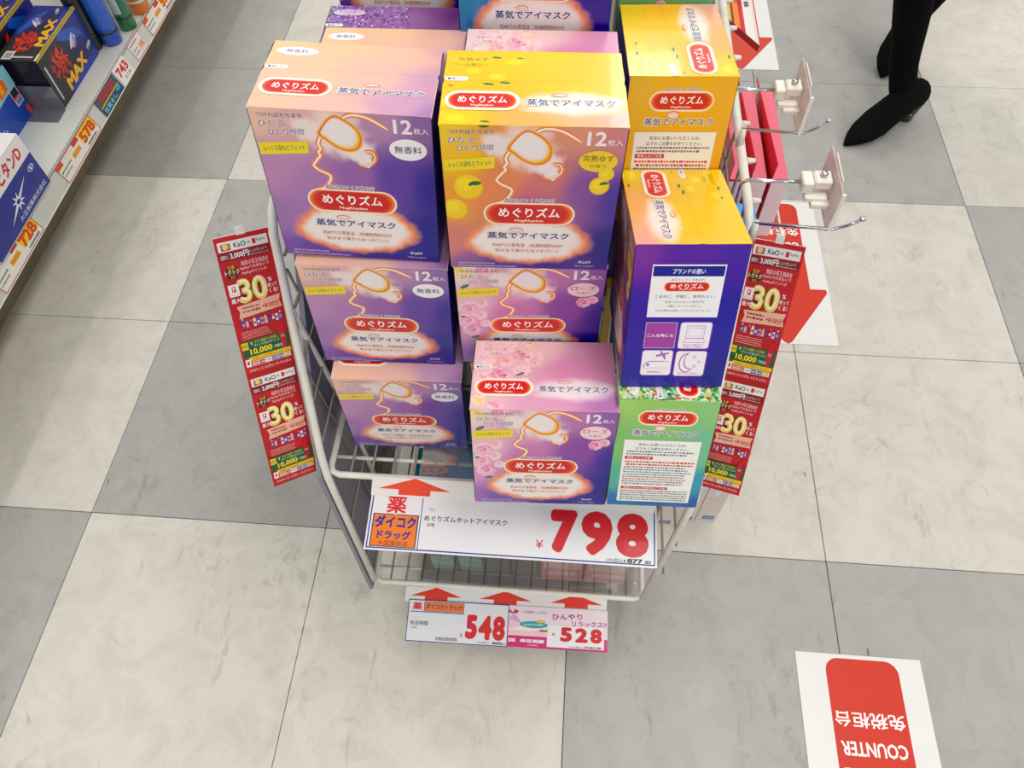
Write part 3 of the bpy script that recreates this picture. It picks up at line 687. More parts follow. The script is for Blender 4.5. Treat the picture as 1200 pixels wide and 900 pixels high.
a.text('10%税込', .77, .07, .12, .05, '303038'); a.text('¥602', .90, .07, .10, .06, '181820', .05); a.text('.80', .965, .06, .04, .04, '181820')
a.build('price_print', r, Matrix.Identity(4), PAPER)
r, a = card_thing('price_card', 'pink and white price card reading 528 hanging under the lower shelf', 'price card', (.8005, -1.0495, .1165), (.957, -1.0475, .1165), (.8035, -1.1095, .1050), group='small price cards under the lower shelf')
a.rect(0, 0, 1, 1, 'E4D6DE'); a.rect(.0, .0, 1, .045, 'C01870'); a.rect(0, 0, .405, .28, 'C8186A'); a.rect(.97, 0, 1, .3, 'C8186A')
a.rect(.405, .045, .97, .60, 'E6E4E6'); a.frame(.405, .045, .97, .60, .01, 'D898B8')
a.ell(.065, .86, .05, .05, 'C03030', 18); a.ell(.055, .88, .018, .03, 'F0D8D8', 10)
a.poly([(.0, .62), (.06, .72), (.10, .66), (.18, .62), (.40, .36), (.40, .29), (0, .29)], 'E8C4CC'); a.poly([(.02, .42), (.2, .56), (.40, .50), (.40, .44), (.2, .40)], 'F2DCD8')
a.poly([(.02, .68), (.12, .60), (.15, .60), (.07, .82)], 'C8A8D0')
a.ell(.27, .56, .14, .085, '2C9CA8', 24); a.text('ひんやりうるおい', .27, .56, .20, .06, 'F0F4C8', .015, .05); a.ell(.34, .65, .05, .035, 'E8B838', 12); a.rect(.33, .40, .41, .45, '8A6A20')
a.text('1日頑張った足も', .28, .86, .24, .065, '6A3A78', .01)
a.text('ひんやり', .60, .80, .30, .15, 'A8246C', .03, .05); a.text('リラックス!!', .82, .645, .34, .13, 'A8246C', .03, .03)
a.text('DK', .065, .165, .075, .085, 'F4E8F0', .06); a.text('伸足美脚', .26, .165, .24, .09, 'F4E8F0', .04); a.text('(20枚)', .27, .065, .10, .045, 'F0E0E8')
a.text('¥', .47, .36, .035, .08, PR); a.text('5', .595, .37, .13, .36, PR, .07); a.text('2', .745, .37, .135, .36, PR, .07); a.text('8', .89, .37, .125, .36, PR, .07)
a.text('10%税込', .70, .085, .14, .04, '303038'); a.text('¥580.80', .86, .09, .17, .06, '3A1820', .02)
a.build('price_print', r, Matrix.Identity(4), PAPER)

# ------------------------------------------------------------ red poster strips on the rack sides
def flyer(a, v0, v1):
    def V(t): return v1-(v1-v0)*t          # t counts down from the top of the flyer
    k = v1-v0
    def tx(s_, u, t, w, h, c, off=0, **kw): a.text(s_, u, V(t), w, h*k, c, off, **kw)
    a.rect(.05, V(.09), .95, V(.025), 'ECE8E6'); a.rect(.10, V(.083), .27, V(.04), '9A2A20'); a.rect(.15, V(.078), .22, V(.035), 'E8C020'); tx('還元', .185, .058, .14, .03, 'F6F0D8', .01)
    tx('KaO', .44, .058, .22, .034, '205848', .03); tx('×', .60, .058, .05, .018, '303030'); a.rect(.67, V(.075), .73, V(.04), 'D02030'); tx('PayPay', .83, .056, .17, .024, '303038', .01)
    a.rect(.03, V(.155), .97, V(.098), '7A1A18'); tx('期間中に', .13, .127, .14, .03, 'F4EAEA', .01); tx('3,000円', .40, .125, .34, .045, 'F6F0F0', .03); tx('以上お買上げで', .74, .118, .34, .02, 'E8D0D0', .01); a.fine(.58, .93, V(.142), .009*k, 'D8A8A8')
    a.poly([(.20+(.15 if q % 2 else .115)*cos(q*pi/10), V(.235)+(.15 if q % 2 else .115)*sin(q*pi/10)*a.w/a.h) for q in range(20)], '5A1A14')
    tx('当選', .2, .20, .12, .025, 'F2D060', .01); tx('トクトク', .20, .232, .26, .034, 'F6E4C0', .03); tx('だ!', .2, .265, .08, .022, 'F2D060', .01)
    tx('指定の花王商品を', .64, .187, .50, .032, 'F6ECEC', .01); tx('PayPayでお支払いで', .62, .222, .54, .026, 'F6ECEC', .01); tx('PayPayポイントが', .60, .255, .46, .026, 'F6ECEC', .01)
    for c_, o_, in (('3A0C08', .11), ('F8F0D8', .055)): tx('30', .50, .375, .52+o_*.5, .17+o_*.12, c_, o_)
    tx('30', .50, .375, .51, .172, 'F2C82C', .05); tx('30', .50, .370, .47, .150, 'FAF2C8', .01)
    a.rect(.06, V(.40), .25, V(.315), 'F0EAEA'); a.rect(.12, V(.37), .19, V(.33), 'D02030'); tx('P', .155, .35, .035, .03, 'FFFFFF', .03); tx('ペイペイ', .155, .387, .13, .014, '303030')
    tx('最大', .15, .43, .17, .035, 'F6ECEC', .02)
    tx('%', .84, .335, .07, .03, 'F6F0F0', .02); tx('戻って', .87, .375, .18, .03, 'F6F0F0', .02); tx('くる!', .87, .415, .17, .035, 'F6F0F0', .02)
    a.poly([(.13, V(.475)), (.97, V(.452)), (.93, V(.50)), (.97, V(.545)), (.13, V(.565)), (.17, V(.52))], 'EDBCA8')
    a.fine(.22, .55, V(.495), .016*k, '8A2820'); a.fine(.22, .55, V(.522), .016*k, '8A2820'); tx('+¥100分', .76, .512, .32, .045, 'C02820', .03)
    cs = ('3060A0', 'E890B0', 'C04050', 'F0E8E0', '5070C0', 'E0A0C0', 'F0C8A0', '304880', 'C03040', 'E8E0F0')
    for q in range(11):
        u = .15+q*.072; hh = random.uniform(.04, .06); a.rect(u, V(.64), u+.055, V(.64-hh), cs[q % 10]); a.rect(u+.016, V(.64-hh), u+.04, V(.64-hh-.012), cs[(q+3) % 10]); a.rect(u+.008, V(.625), u+.047, V(.605), cs[(q+5) % 10])
    for q in range(4): a.fine(.10, .66-.05*random.random(), V(.668+.016*q), .007*k, 'F0B8B0')
    a.rect(.04, V(.862), .97, V(.735), '1E5A34'); a.rect(.04, V(.80), .17, V(.745), 'E8C820'); tx('期間限定', .105, .772, .11, .024, '303030', .01)
    tx('V', .24, .762, .05, .028, 'F0E8D0', .02); tx('さらに抽選で1万名様に', .53, .755, .46, .022, 'F0E060', .01); tx('ポイントが当たるチャンス', .53, .782, .50, .022, 'F4F0E8', .01)
    tx('10,000', .40, .828, .44, .052, 'F4D828', .04); tx('円相当', .74, .83, .16, .026, 'F0F0E0', .01); a.ell(.86, V(.765), .055, .05, 'C82838', 14); tx('花王', .86, .765, .07, .02, 'F8E8E8')
    a.rect(.14, V(.892), .97, V(.862), 'F0CC10'); tx('抽選で1万円相当が当たる!', .55, .877, .72, .020, 'B02018', .01)
    a.rect(.05, V(.935), .15, V(.875), 'F0EAEA'); a.rect(.08, V(.918), .12, V(.89), 'D02030')
    a.rect(.17, V(.935), .95, V(.897), 'E8D8D0')
    for q, c_ in enumerate(('D87828', 'C03028', 'F0E8E8', '3050A0', '2A6AA8', 'E8B020')): a.rect(.18+q*.128, V(.931), .29+q*.128, V(.902), c_); a.fine(.19+q*.128, .28+q*.128, V(.917), .010*k, 'F8F0F0' if q != 2 else '303030')
    tx('2024.12.1(日)-12.31(火)', .50, .967, .84, .026, 'F6DCD8', .01)
def poster(name, label, TL, TR, BR, BL):
    r, a = card_thing(name, label, 'poster', TL, TR, BL, .0012, 'red campaign poster strips hung on the rack')
    a.rect(0, 0, 1, 1, 'C8202A')
    a.grid(lambda u, v: mixc('C81C26', 'B81820', .5+.5*sin(u*4+v*9)), 8, 30)
    flyer(a, .502, .996); flyer(a, .006, .498); a.rect(0, .4985, 1, .5005, '8A1418')
    a.build('poster_print', r, Matrix.Identity(4), PAPER)
    q = MB(); q.box(a.w*.42, a.w*.58, a.h-.001, a.h+.007, -.0018, .0005); o = q.build('tape', CARD); o.parent = r
poster('campaign_poster', 'long red poster strip reading 30 and 10,000 on the left side of the rack', (.516, -.8895, .752), (.560, -.858, .739), None, (.5215, -1.0185, .452))
poster('campaign_poster', 'long red poster strip reading 30 and 10,000 on the right side of the rack', (1.0467, -.852, .745), (1.094, -.866, .750), None, (1.0417, -.977, .445))

# ------------------------------------------------------------ price hooks on the right side
def hook(y, z, xe, label, dx):
    r = thing('price_hook', label, 'hook', (RR, y, z), 'chrome double hooks on the right side of the rack')
    y1 = y+.028
    rod('hook_arm', [(RR+.002, y, z), (xe+.004, y-.004, z), (xe+.013, y-.009, z+.010), (xe+.021, y-.013, z+.022)], .0016, CHROME, 8, r)
    q = MB(); q.lathe([(.0015, 0), (.0028, .001), (.0028, .003), (.0015, .004)], 10, Matrix.Translation((xe+.021, y-.013, z+.021))); q.build('hook_tip', CHROME, r, True)
    rod('label_arm', [(RR-.012, y1, z-.02), (RR-.012, y1, z+.022), (RR-.008, y1, z+.026), (xe-.018, y1, z+.026)], .0018, CHROME, 8, r)
    q = MB(); q.tube([(RR+.004, y+.001, z-.022), (RR+.004, y+.001, z+.001)], [.0045, .0032], 10); q.build('clip', WHITEWIRE, r, True)
    q = MB(); xb = xe-.028
    q.box(xb, xb+.010, y1-.009, y1+.009, z+.020, z+.032, bev=.0012); q.box(xb+.010, xb+.026, y1-.008, y1+.008, z+.024, z+.034, bev=.0015)
    q.box(xb+.004, xb+.024, y1-.014, y1-.004, z+.014, z+.020, bev=.001); q.box(xb+.010, xb+.027, y1-.018, y1-.010, z+.010, z+.016, bev=.001)
    q.build('label_holder', IVORY, r)
    q = MB(); q.lathe([(.0032, 0), (.0032, .0035), (.0022, .0045)], 12, Matrix.Translation((xb+.018, y1, z+.034))); q.build('pivot_pin', CHROME, r, True)
    q = MB(); q.box(xe-.001, xe+.0008, y-.004, y+.060, z-.002, z+.042, bev=.0006, M=None); q.build('label_plate', CLEAR, r)
    q = MB(); q.box(xe+.0010, xe+.0022, y+.012, y+.048, z+.034, z+.044, bev=.0004); q.box(xe-.0012, xe+.0022, y-.004, y+.060, z-.0035, z-.001); q.box(xe-.0012, xe+.0022, y-.0055, y-.0035, z-.002, z+.042)
    q.build('plate_frame', IVORY, r)
hook(-.735, .780, 1.094, 'rear chrome double hook with an empty clear label plate', 0)
hook(-.867, .780, 1.104, 'front chrome double hook with an empty clear label plate, nearer the poster strip', 0)

# ------------------------------------------------------------ side basket with pink boxes, white cartons
bas = thing('side_basket', 'small wire basket hung on the right side under the chrome hooks', 'basket', (1.14, -.35, .3))
def rb(name, pts, r, m=WHITEWIRE): q = MB(); q.tube(pts, r, 6); return q.build(name, m, bas, True)
zb = .325
rb('basket_rim', [(1.045, -.465, zb), (1.235, -.465, zb), (1.235, -.19, zb), (1.045, -.19, zb), (1.045, -.465, zb)], .003)
for k in range(8): x = 1.055+k*.0245; rb('basket_wire', [(x, -.465, zb), (x, -.19, zb)], .0013, GREYWIRE)
for y in (-.46, -.2): rb('basket_arm', [(1.04, y, zb), (1.04, y, .45)], .003)
PK = 'E8647C'
def pink(x, i, label):
    y0, y1, z0, z1 = -.440, -.215, zb+.002, .45
    r = thing('pink_box', label, 'box', (x+.0135, -.33, z0), 'pink topped boxes beside the rack')
    q = MB(); q.box(x, x+.026, y0, y1, z0, z1, bev=.0008); q.build('carton', mat('pink_carton', PK, .4, coat=.3), r)
    a = Art(.026, z1-z0); a.rect(0, 0, 1, 1, 'F8EAEA')
    for k in range(30): v = k/30; a.rect(0, v, 1, v+.016, 'F0C8CE')
    for k in range(6): a.rect(k/6, 0, k/6+.07, 1, 'F2D2D6')
    a.rect(0, .965, 1, 1, 'D83850')
    a.build('front_print', r, Matrix.Translation(-r.location) @ frameM((x, y0-.0003, z0), (1, 0, 0), (0, 0, 1)))
    q = MB(); q.box(x-.0012, x-.0002, y0+.001, y1, z0, z1+.0005); q.build('red_side', mat('red_side', 'DC1628', .35, coat=.4), r)
    q = MB(); P = [(y0, z1+.001), (y0-.003, z1+.036), (y1+.030, z1+.006), (y1+.030, z1+.001)]; n = 4
    q.add([(x-.0010, y, z) for y, z in P]+[(x, y, z) for y, z in P], [tuple(range(n))[::-1], tuple(range(n, 2*n))]+[(i, (i+1) % n, (i+1) % n+n, i+n) for i in range(n)])
    q.build('raised_flap', mat('red_flap', 'E0141F', .4), r)
pink(1.186, 0, 'pink topped box with red flap, outermost and nearest the walking person')
pink(1.153, 1, 'pink topped box with red flap, middle one beside the rack')
pink(1.120, 2, 'pink topped box with red flap, innermost against the white rod')
def pack(name, label, x0, x1, y0, y1, z0, z1, front, top, side, grp=None, art=None, m=.0012):
    r = thing(name, label, 'box', ((x0+x1)/2, (y0+y1)/2, z0), grp)
    q = MB(); q.box(x0, x1, y0, y1, z0, z1, bev=m); q.build('carton', mat('card_'+side, side, .35, coat=.4), r)
    a = Art(x1-x0-.001, z1-z0-.001); a.rect(0, 0, 1, 1, front)
    if art: art(a)
    a.build('front_print', r, Matrix.Translation(-Vector(r.location)) @ frameM((x0+.0005, y0-.0001, z0+.0005), (1, 0, 0), (0, 0, 1)))
    a = Art(x1-x0-.001, y1-y0-.001); a.rect(0, 0, 1, 1, top); a.build('top_print', r, Matrix.Translation(-Vector(r.location)) @ frameM((x0+.0005, y0+.0005, z1), (1, 0, 0), (0, 1, 0)))
    return r
def bluea(a): a.rect(.3, .1, .9, .4, '1A5AB0'); a.rect(.1, .55, .5, .6, 'D8E8F4')
q = MB()
pack('blue_box', 'light blue box in front of the pink topped boxes, half hidden by the rod', 1.090, 1.160, -.535, -.475, .33, .432, '2E9AD8', '2A94DC', '1C48A8', None, bluea)
rb('basket_rim', [(1.045, -.54, zb), (1.17, -.54, zb), (1.17, -.465, zb)], .003)
for k in range(4): x = 1.07+k*.028; rb('basket_wire', [(x, -.54, zb), (x, -.465, zb)], .0013, GREYWIRE)
def wh(a):
    a.rect(.30, .03, .86, .085, '2A6CA8'); a.text('salte', .58, .056, .4, .02, 'D8E8F4', .01)
    a.ell(.5, .6, .2, .2, 'D8E2F0'); a.ell(.7, .62, .15, .15, 'F0D0D8'); a.fine(.1, .9, .35, .008, 'B8A8A0')
for x0, y0, lab in ((1.077, -.862, 'outermost'), (1.046, -.868, 'middle'), (1.015, -.884, 'innermost')): pass
cg = 'pale cartons standing on the floor'
def whbox(x0, y0, lab): pack('pale_carton', lab, x0, x0+.037, y0, y0+.10, 0, .275, 'D8CEC8', 'E0D8D4', '9A8478', cg, wh)
whbox(1.124, -.838, 'pale carton with blue tag, rightmost of the three under the poster strip')
whbox(1.085, -.842, 'pale carton with blue tag, middle of the three under the poster strip')
whbox(1.046, -.852, 'pale carton with blue tag, leftmost of the three beside the green box')
# leaning snack pack beyond the top yellow box
r = thing('colourful_pack', 'red and yellow printed pack with a pointed corner at the top, behind the yellow box', 'package', frameM((1.141, -.315, .600), (0, 1, 0), (-1, 0, .12)))
PO = [(0, 0), (.30, 0), (.30, .062), (.085, .062)]; n = 4
q = MB(); q.add([(x, y, -.010) for x, y in PO]+[(x, y, 0) for x, y in PO], [tuple(range(n))[::-1], tuple(range(n, 2*n))]+[(i, (i+1) % n, (i+1) % n+n, i+n) for i in range(n)])
o = q.build('pouch', mat('pack_red', 'B8242C', .3, coat=.4)); o.parent = r
a = Art(.30, .062)
def band(v0, v1, c): a.poly([(.283*v0+.004, v0), (1, v0), (1, v1), (.283*v1+.004, v1)], c)
for v0, v1, c in ((0, .06, 'D8D0CC'), (.06, .30, 'E4DEDA'), (.30, .42, 'C42430'), (.42, .56, 'EE7A18'), (.56, .62, '602040'), (.62, .80, 'D0B41C'), (.80, .86, 'A83030'), (.86, 1, 'B8B4AC')): band(v0, v1, c)
for k in range(70):
    v = random.choice((.12, .2, .5, .7, .72, .92)); a.ell(random.uniform(.35, 1), v+random.uniform(-.04, .04), .018, .006, random.choice(('302830', 'D84038', '606058', 'F0E0C0', '503018')), 7, random.random()*3)
for k in range(4): a.text('特', .36+k*.17, .18, .05, .14, random.choice(('C02830', '303030')), .03)
a.build('pack_print', r, Matrix.Identity(4))
q = MB(); q.tube([(1.036, -.20, .64), (1.036, -.20, .615), (1.10, -.20, .606), (1.125, -.20, .608)], .002, 6); q.build('peg_hook', CHROME, rack, True)

# ------------------------------------------------------------ packs on the lower shelf
def teal(a): a.rect(.05, .55, .95, .8, 'A8D8D8'); a.text('休足時間', .5, .67, .7, .14, '205868', .02); a.ell(.5, .3, .3, .12, '58B0B8')
def pinkp(a): a.rect(.05, .12, .95, .4, 'F4D8DC'); a.fine(.1, .9, .3, .05, 'B04868'); a.fine(.1, .8, .2, .04, 'B04868'); a.text('伸足美脚', .5, .65, .7, .18, 'FFF0F4', .02)
gp = 'foot sheet packs on the lower shelf'
n = 0
for x0, kind in ((.655, 't'), (.705, 't'), (.752, 'd'), (.800, 'd'), (.852, 'p'), (.925, 'p')):
    for row in range(2):
        w_ = .068 if kind == 'p' else .042
        y0 = -.972+row*.11+(.0 if kind == 'p' else .02); h = .15
        pos = ('front' if row == 0 else 'second')
        lab = {'t': 'teal foot sheet pack', 'd': 'dark green pack', 'p': 'pink foot sheet pack'}[kind]+' on the lower wire shelf, '+pos+' row, '+('left' if x0 in (.655, .752, .852) else 'right')+' one of its kind'
        c = {'t': ('2A9098', '2E8C98', '1E6E7C'), 'd': ('34464A', '2A3A40', '28343A'), 'p': ('E07080', 'E08090', 'D86478')}[kind]
        pack('foot_sheet_pack', lab, x0, x0+w_, y0, y0+.09, .1225, .1225+(h if kind != 'p' else .10), *c, gp, {'t': teal, 'd': None, 'p': pinkp}[kind])

# ------------------------------------------------------------ gondola shelf on the left
GX = -.242
gon = thing('shelf_unit', 'cream metal store shelf along the left with price rail', 'shelf', (-.5, 0, 0))
def gb(name, x0, x1, y0, y1, z0, z1, m=SHELFMETAL, bev=.001): q = MB(); q.box(x0, x1, y0, y1, z0, z1, bev=bev); return q.build(name, m, gon)
YA, YZ = -1.6, 2.2
gb('shelf_board', -.75, -.262, YA, YZ, .172, .2)
gb('kick_plate', -.75, -.37, YA, YZ, 0, .172, DARK)
gb('back_panel', -.79, -.752, YA, YZ, 0, 1.35)
for y in (-1.0, -.1, .8, 1.7): gb('upright', -.752, -.742, y-.02, y+.02, .2, 1.35, GREYBOARD)
gb('upper_shelf_board', -.742, -.52, .35, YZ, .60, .62) 
q = MB(); P = [(-.262, .2005), (-.257, .2035), (-.241, .160), (-.246, .157)]
q.add([(x, YA, z) for x, z in P]+[(x, YZ, z) for x, z in P], [(0, 1, 2, 3), (7, 6, 5, 4)]+[(i, i+4, (i+1) % 4+4, (i+1) % 4) for i in range(4)])
q.build('price_rail', mat('rail_cream', 'C9CABF', .4), gon)
for t, c in ((.06, '6A6A60'), (.10, 'A8A8A0')):
    x = -.257+.016*t; z = .2035-.0435*t; q = MB(); q.tube([(x+.0004, YA, z), (x+.0004, YZ, z)], .0006, 4); q.build('rail_line', mat('rail_line'+c, c, .5), gon)
q = MB(); q.tube([(-.2405, YA, .1615), (-.2405, YZ, .1615)], .0016, 6); q.build('rail_lip', mat('rail_lip', 'E2E2DA', .4), gon)
q = MB()
for k in range(330):
    y = -.9+k*.005; q.box(-.2595, -.2575, y, y+.0022, .2037, .2041)
tag(q.build('ruler_dots', mat('ruler_dots', '7A8078', .6), gon), kind='stuff')
RM = frameM((-.2405, 0, .1595), (0, 1, 0), (-.016, 0, .0435))     # u runs along the aisle, v up the rail
def rtag(y0, y1, label, fn, top=.95, bot=.06, th=.0012, lift=.0012, cat='price tag', group='price tags in the shelf rail'):
    M = RM @ Matrix.Translation((y0, .0463*bot, lift)); r = thing('shelf_tag', label, cat, M, group)
    W = y1-y0; H = .0463*(top-bot); q = MB(); q.box(0, W, 0, H, -th, 0); o = q.build('tag_card', CARD); o.parent = r
    a = Art(W, H); fn(a); a.build('tag_print', r, Matrix.Identity(4), PAPER)
def t_big(num, ucol='E8A018', x0=.58, sub=True):
    def f(a):
        a.rect(0, 0, 1, 1, 'C05048'); a.rect(.012, .05, .988, .95, 'E4E0D8'); 
        a.rect(.012, .74, .60, .95, 'C8584A'); a.rect(.15, .74, .45, .95, 'E0D8D0'); a.rect(.02, .74, .14, .95, 'D86850')
        a.rect(.62, .05+.3, .988, .95, 'F0C850')
        a.text(num, .80, .58, .34, .56, 'D04818', .06); a.fine(.03, .30, .55, .1, '505048'); a.fine(.03, .26, .35, .09, '707068'); a.rect(.34, .38, .54, .62, 'E8A028'); a.text('ポイント', .44, .5, .17, .14, 'B04018', .01)
        a.fine(.66, .94, .16, .12, '303030')
    return f
def t_743(a):
    a.rect(0, 0, 1, 1, 'E6E2DE'); a.text('743', .52, .62, .82, .5, 'C83828', .05); a.text('817.30', .6, .2, .5, .16, 'A03828', .02)
def t_small(a):
    a.rect(0, 0, 1, 1, 'B85850'); a.rect(.02, .05, .98, .95, 'E0DAD8'); a.fine(.1, .7, .8, .1, 'B03848'); a.text('598', .72, .38, .36, .36, 'E07818', .05); a.fine(.08, .45, .5, .08, '606060'); a.fine(.08, .45, .3, .08, '606060')
def t_pop(a):
    a.rect(0, 0, 1, 1, '2A4458'); a.poly([(0, .55), (1, .55), (1, 1), (0, 1)], '48505C'); a.text('MAX', .55, .74, .7, .38, 'C03838', .05); a.rect(.05, .42, .95, .5, 'C8A838'); a.text('目覚まし', .4, .22, .6, .26, '80C0D8', .03); a.ell(.85, .3, .1, .1, '40A0C8', 12)
rtag(-.520, -.342, 'shelf price tag reading 728 under the white and blue box', t_big('728'), .93)
rtag(-.205, -.020, 'shelf price tag reading 578, nearest one below the black boxes', t_big('578'))
rtag(.018, .133, 'dark product photo card in the shelf rail beside the 743 tag', t_pop, .98, cat='sign')
rtag(.138, .203, 'white shelf tag reading 743', t_743, .98)
rtag(.238, .308, 'small shelf tag reading 598 below the green and white can', t_small, .98)
rtag(.345, .520, 'farthest shelf price tag reading 578 at the top left', t_big('578'))

def shelfbox(name, label, x1, y0, y1, z1, dx, body, fn, topfn=None, endfn=None, grp=None, z0=.2005):
    """box on the shelf; its front looks to the aisle (+x)"""
    r = thing(name, label, 'box', (x1-dx/2, (y0+y1)/2, z0), grp); T0 = Matrix.Translation(-Vector(r.location))
    q = MB(); q.box(x1-dx, x1, y0, y1, z0, z1, bev=.0008); q.build('carton', mat('card_'+body, body, .35, coat=.4), r)
    a = Art(y1-y0, z1-z0); fn(a); a.build('front_print', r, T0 @ frameM((x1+.0001, y0, z0), (0, 1, 0), (0, 0, 1)))
    if topfn: a = Art(y1-y0, dx); topfn(a); a.build('top_print', r, T0 @ frameM((x1, y0, z1+.0001), (0, 1, 0), (-1, 0, 0)))
    if endfn: a = Art(dx, z1-z0); endfn(a); a.build('end_print', r, T0 @ frameM((x1-dx, y0-.0001, z0), (1, 0, 0), (0, 0, 1)))
    return r
def lipo(a):
    a.rect(0, 0, 1, 1, 'ECE8E6'); a.rect(0, 0, 1, .635, '14248C'); a.rect(0, .0, 1, .012, 'D8D8E0')
    a.text('リポビタンD', .60, .82, .62, .24, 'CC2834', .05)
    a.rect(0.0, .30, .012, .42, 'E0E0F0')
    u, v = .56, .33
    for k in range(8):
        t = k*pi/4+.42; L_ = .40 if k in (0, 4) else .15; W_ = .032
        a.poly([(u+L_*cos(t)*.62, v+L_*sin(t)), (u+W_*cos(t+pi/2)*.62, v+W_*sin(t+pi/2)), (u-W_*cos(t+pi/2)*.62, v-W_*sin(t+pi/2))], 'E8EAF2')
    a.ell(u, v, .045, .045, 'E8EAF2'); a.ell(u, v, .032, .034, '14248C')
    a.ell(.90, .47, .045, .05, 'E8EAF2'); a.ell(.90, .47, .036, .042, '1A2E90'); a.poly([(.875, .51), (.895, .44), (.90, .415), (.905, .44), (.925, .51), (.90, .48)], 'E8EAF2')
    a.text('大正製薬株式会社', .70, .11, .50, .085, 'E8EAF2', .01)
def lipotop(a): a.rect(0, 0, 1, 1, 'E6E2E0'); a.rect(.30, .0, .302, 1, 'A8A4A8'); a.rect(.0, .25, 1, .255, 'B0ACB0'); a.fine(.5, .9, .6, .02, '5058A0')
shelfbox('drink_carton', 'white and blue energy drink carton with white star emblem at the left edge', -.248, -.475, -.240, .326, .11, 'E4E0DE', lipo, lipotop, None)
def bdrink(a):
    a.rect(0, 0, 1, 1, '1C44A8'); a.poly([(0, 1), (0, .50), (1, .62), (1, 1)], '8CC4D0')
    a.poly([(.68, .62), (.86, .66), (.87, .84), (.80, .92), (.74, .92), (.68, .84)], 'E86820'); a.rect(.74, .92, .81, 1.0, '1C3488'); a.poly([(.72, .66), (.80, .67), (.80, .82), (.75, .84)], 'F4A828')
    a.rect(.84, .30, .98, .62, 'D8D0D0'); a.rect(.85, .46, .97, .60, '1A1A20'); a.rect(.84, .42, .98, .46, 'D86848'); a.rect(.86, .32, .97, .41, '7088C0'); a.rect(.94, .03, 1, .2, 'D04818')
    a.text('シウム', .35, .25, .3, .10, 'D0D8F0', .01); a.stroke([(.5, .5), (.75, .35), (.82, .1)], .0008, '4A70C8')
shelfbox('drink_carton', 'light blue carton printed with an orange bottle, behind the white and blue carton', -.386, -.215, -.015, .322, .10, '1C44A8', bdrink, None, None)
def maxf(top=False):
    def f(a):
        a.rect(0, 0, 1, 1, '14141C'); 
        a.grid(lambda u, v: mixc('101018', '20309A', smooth(.45, 1.1, u*.8+.3*v)*(.8)), 14, 14)
        a.rect(0, .955, 1, 1, 'C0A018') if not top else None
        a.poly([(.22, .10), (.95, .18), (1, .05), (1, 0), (.3, 0)], '2038A0')
        a.poly([(.45, .9), (.55, .97), (.8, .8), (.92, .55), (.7, .62)], '2458B8')
        for k in range(60):
            t = k*.7; q = random.random()**.6; a.ell(.33+.17*cos(t)*q, .56+.24*sin(t)*q, random.uniform(.02, .06), random.uniform(.008, .03), random.choice(('D82820', 'E03428', 'B81C1C', 'F05030', 'C82018')), 7, random.random()*3, .3)
        a.ell(.66, .66, .08, .03, 'E8D0E0', 10, .7, .3); a.ell(.72, .56, .06, .025, '9050A0', 10, .7, .3)
        a.poly([(.28, .75), (.40, .88), (.38, .7)], 'E03428')
        a.text('MAX', .50, .22, .50, .24, 'F0B020', .06, .08, slant=.1); a.text('眠眠打破', .70, .62, .14, .09, 'D0D8F0', .03, .6)
        a.rect(.05, .12, .075, .8, 'C8C8CC'); a.text('100', .90, .32, .1, .08, 'E8E8F0', .03, .3)
    return f
def maxend(a):
    a.rect(0, 0, 1, 1, '121218')
    for k in range(13): a.fine(.06, .94, .12+.06*k, .012, '4A4A56')
def maxtop(a):
    maxf(True)(a); a.rect(0, 0, 1, .05, 'C0A018'); a.rect(0, .0, .12, .05, 'E8DCD0'); a.rect(.02, .62, .16, .86, 'D0D0D0')
    for k in range(12): a.rect(.04+.008*k, .66, .044+.008*k, .82, '202020')
shelfbox('drink_carton', 'black and dark blue drink carton with red splash and yellow lettering, yellow edge', -.317, .001, .212, .321, .096, '101016', maxf(), maxtop, maxend, 'black energy drink cartons')
shelfbox('drink_carton', 'black drink carton with yellow lettering behind another, at the top left corner', -.425, .012, .222, .345, .10, '101016', maxf(), maxtop, maxend, 'black energy drink cartons')
pd = thing('shelf_divider', 'smoky clear plastic divider standing by the black carton', 'divider', (-.36, -.01, .2))
q = MB(); q.box(-.42, -.312, -.0075, -.0055, .2015, .262); q.build('upright_plate', SMOKE, pd)
q = MB(); q.box(-.42, -.312, -.050, -.006, .2004, .2014); q.build('base_plate', SMOKE, pd)
def can(x, y, r, h, label, cols, name='spray_can'):
    t = thing(name, label, 'can', (x, y, .2005), 'cans on the left shelf')
    q = MB(); q.lathe([(r*.94, .0), (r, .004), (r, h*.9), (r*.8, h*.96), (r*.5, h)], 24, Matrix.Translation((x, y, .2005))); q.build('can_body', mat('can_'+cols[0], cols[0], .25, coat=.6, metal=.1), t, True)
    q = MB(); q.lathe([(r*1.004, .03), (r*1.004, .036)], 24, Matrix.Translation((x, y, .2005))); q.build('band', mat('can_b'+cols[1], cols[1], .3), t, True)
    # printed label wrapped over part of the can
    q = MB(); vs = []; fs = []; N_ = 14
    for k in range(N_+1):
        th = -pi*.75+cols[3]+k/N_*pi*.55
        for z in (.045, h*.82): vs.append((x+r*1.008*cos(th), y+r*1.008*sin(th), .2005+z))
    for k in range(N_): fs.append((2*k, 2*k+2, 2*k+3, 2*k+1))
    q.add(vs, fs); q.build('label_wrap', mat('can_l'+cols[2], cols[2], .3, coat=.4, noise_amt=.25, scale=90), t, True)
    q = MB(); q.lathe([(r*.45, 0), (r*.45, .02), (r*.3, .024)], 16, Matrix.Translation((x, y, .2005+h))); q.build('cap', mat('can_c'+cols[1], cols[1], .4), t, True)
can(-.300, .262, .025, .17, 'blue spray can with red mark beside the black carton', ('1C50B8', '20242E', '2A62CC', .2))
can(-.283, .325, .022, .16, 'green can with white printed label', ('1E7048', '0E4A30', 'C8CCC8', -.4))
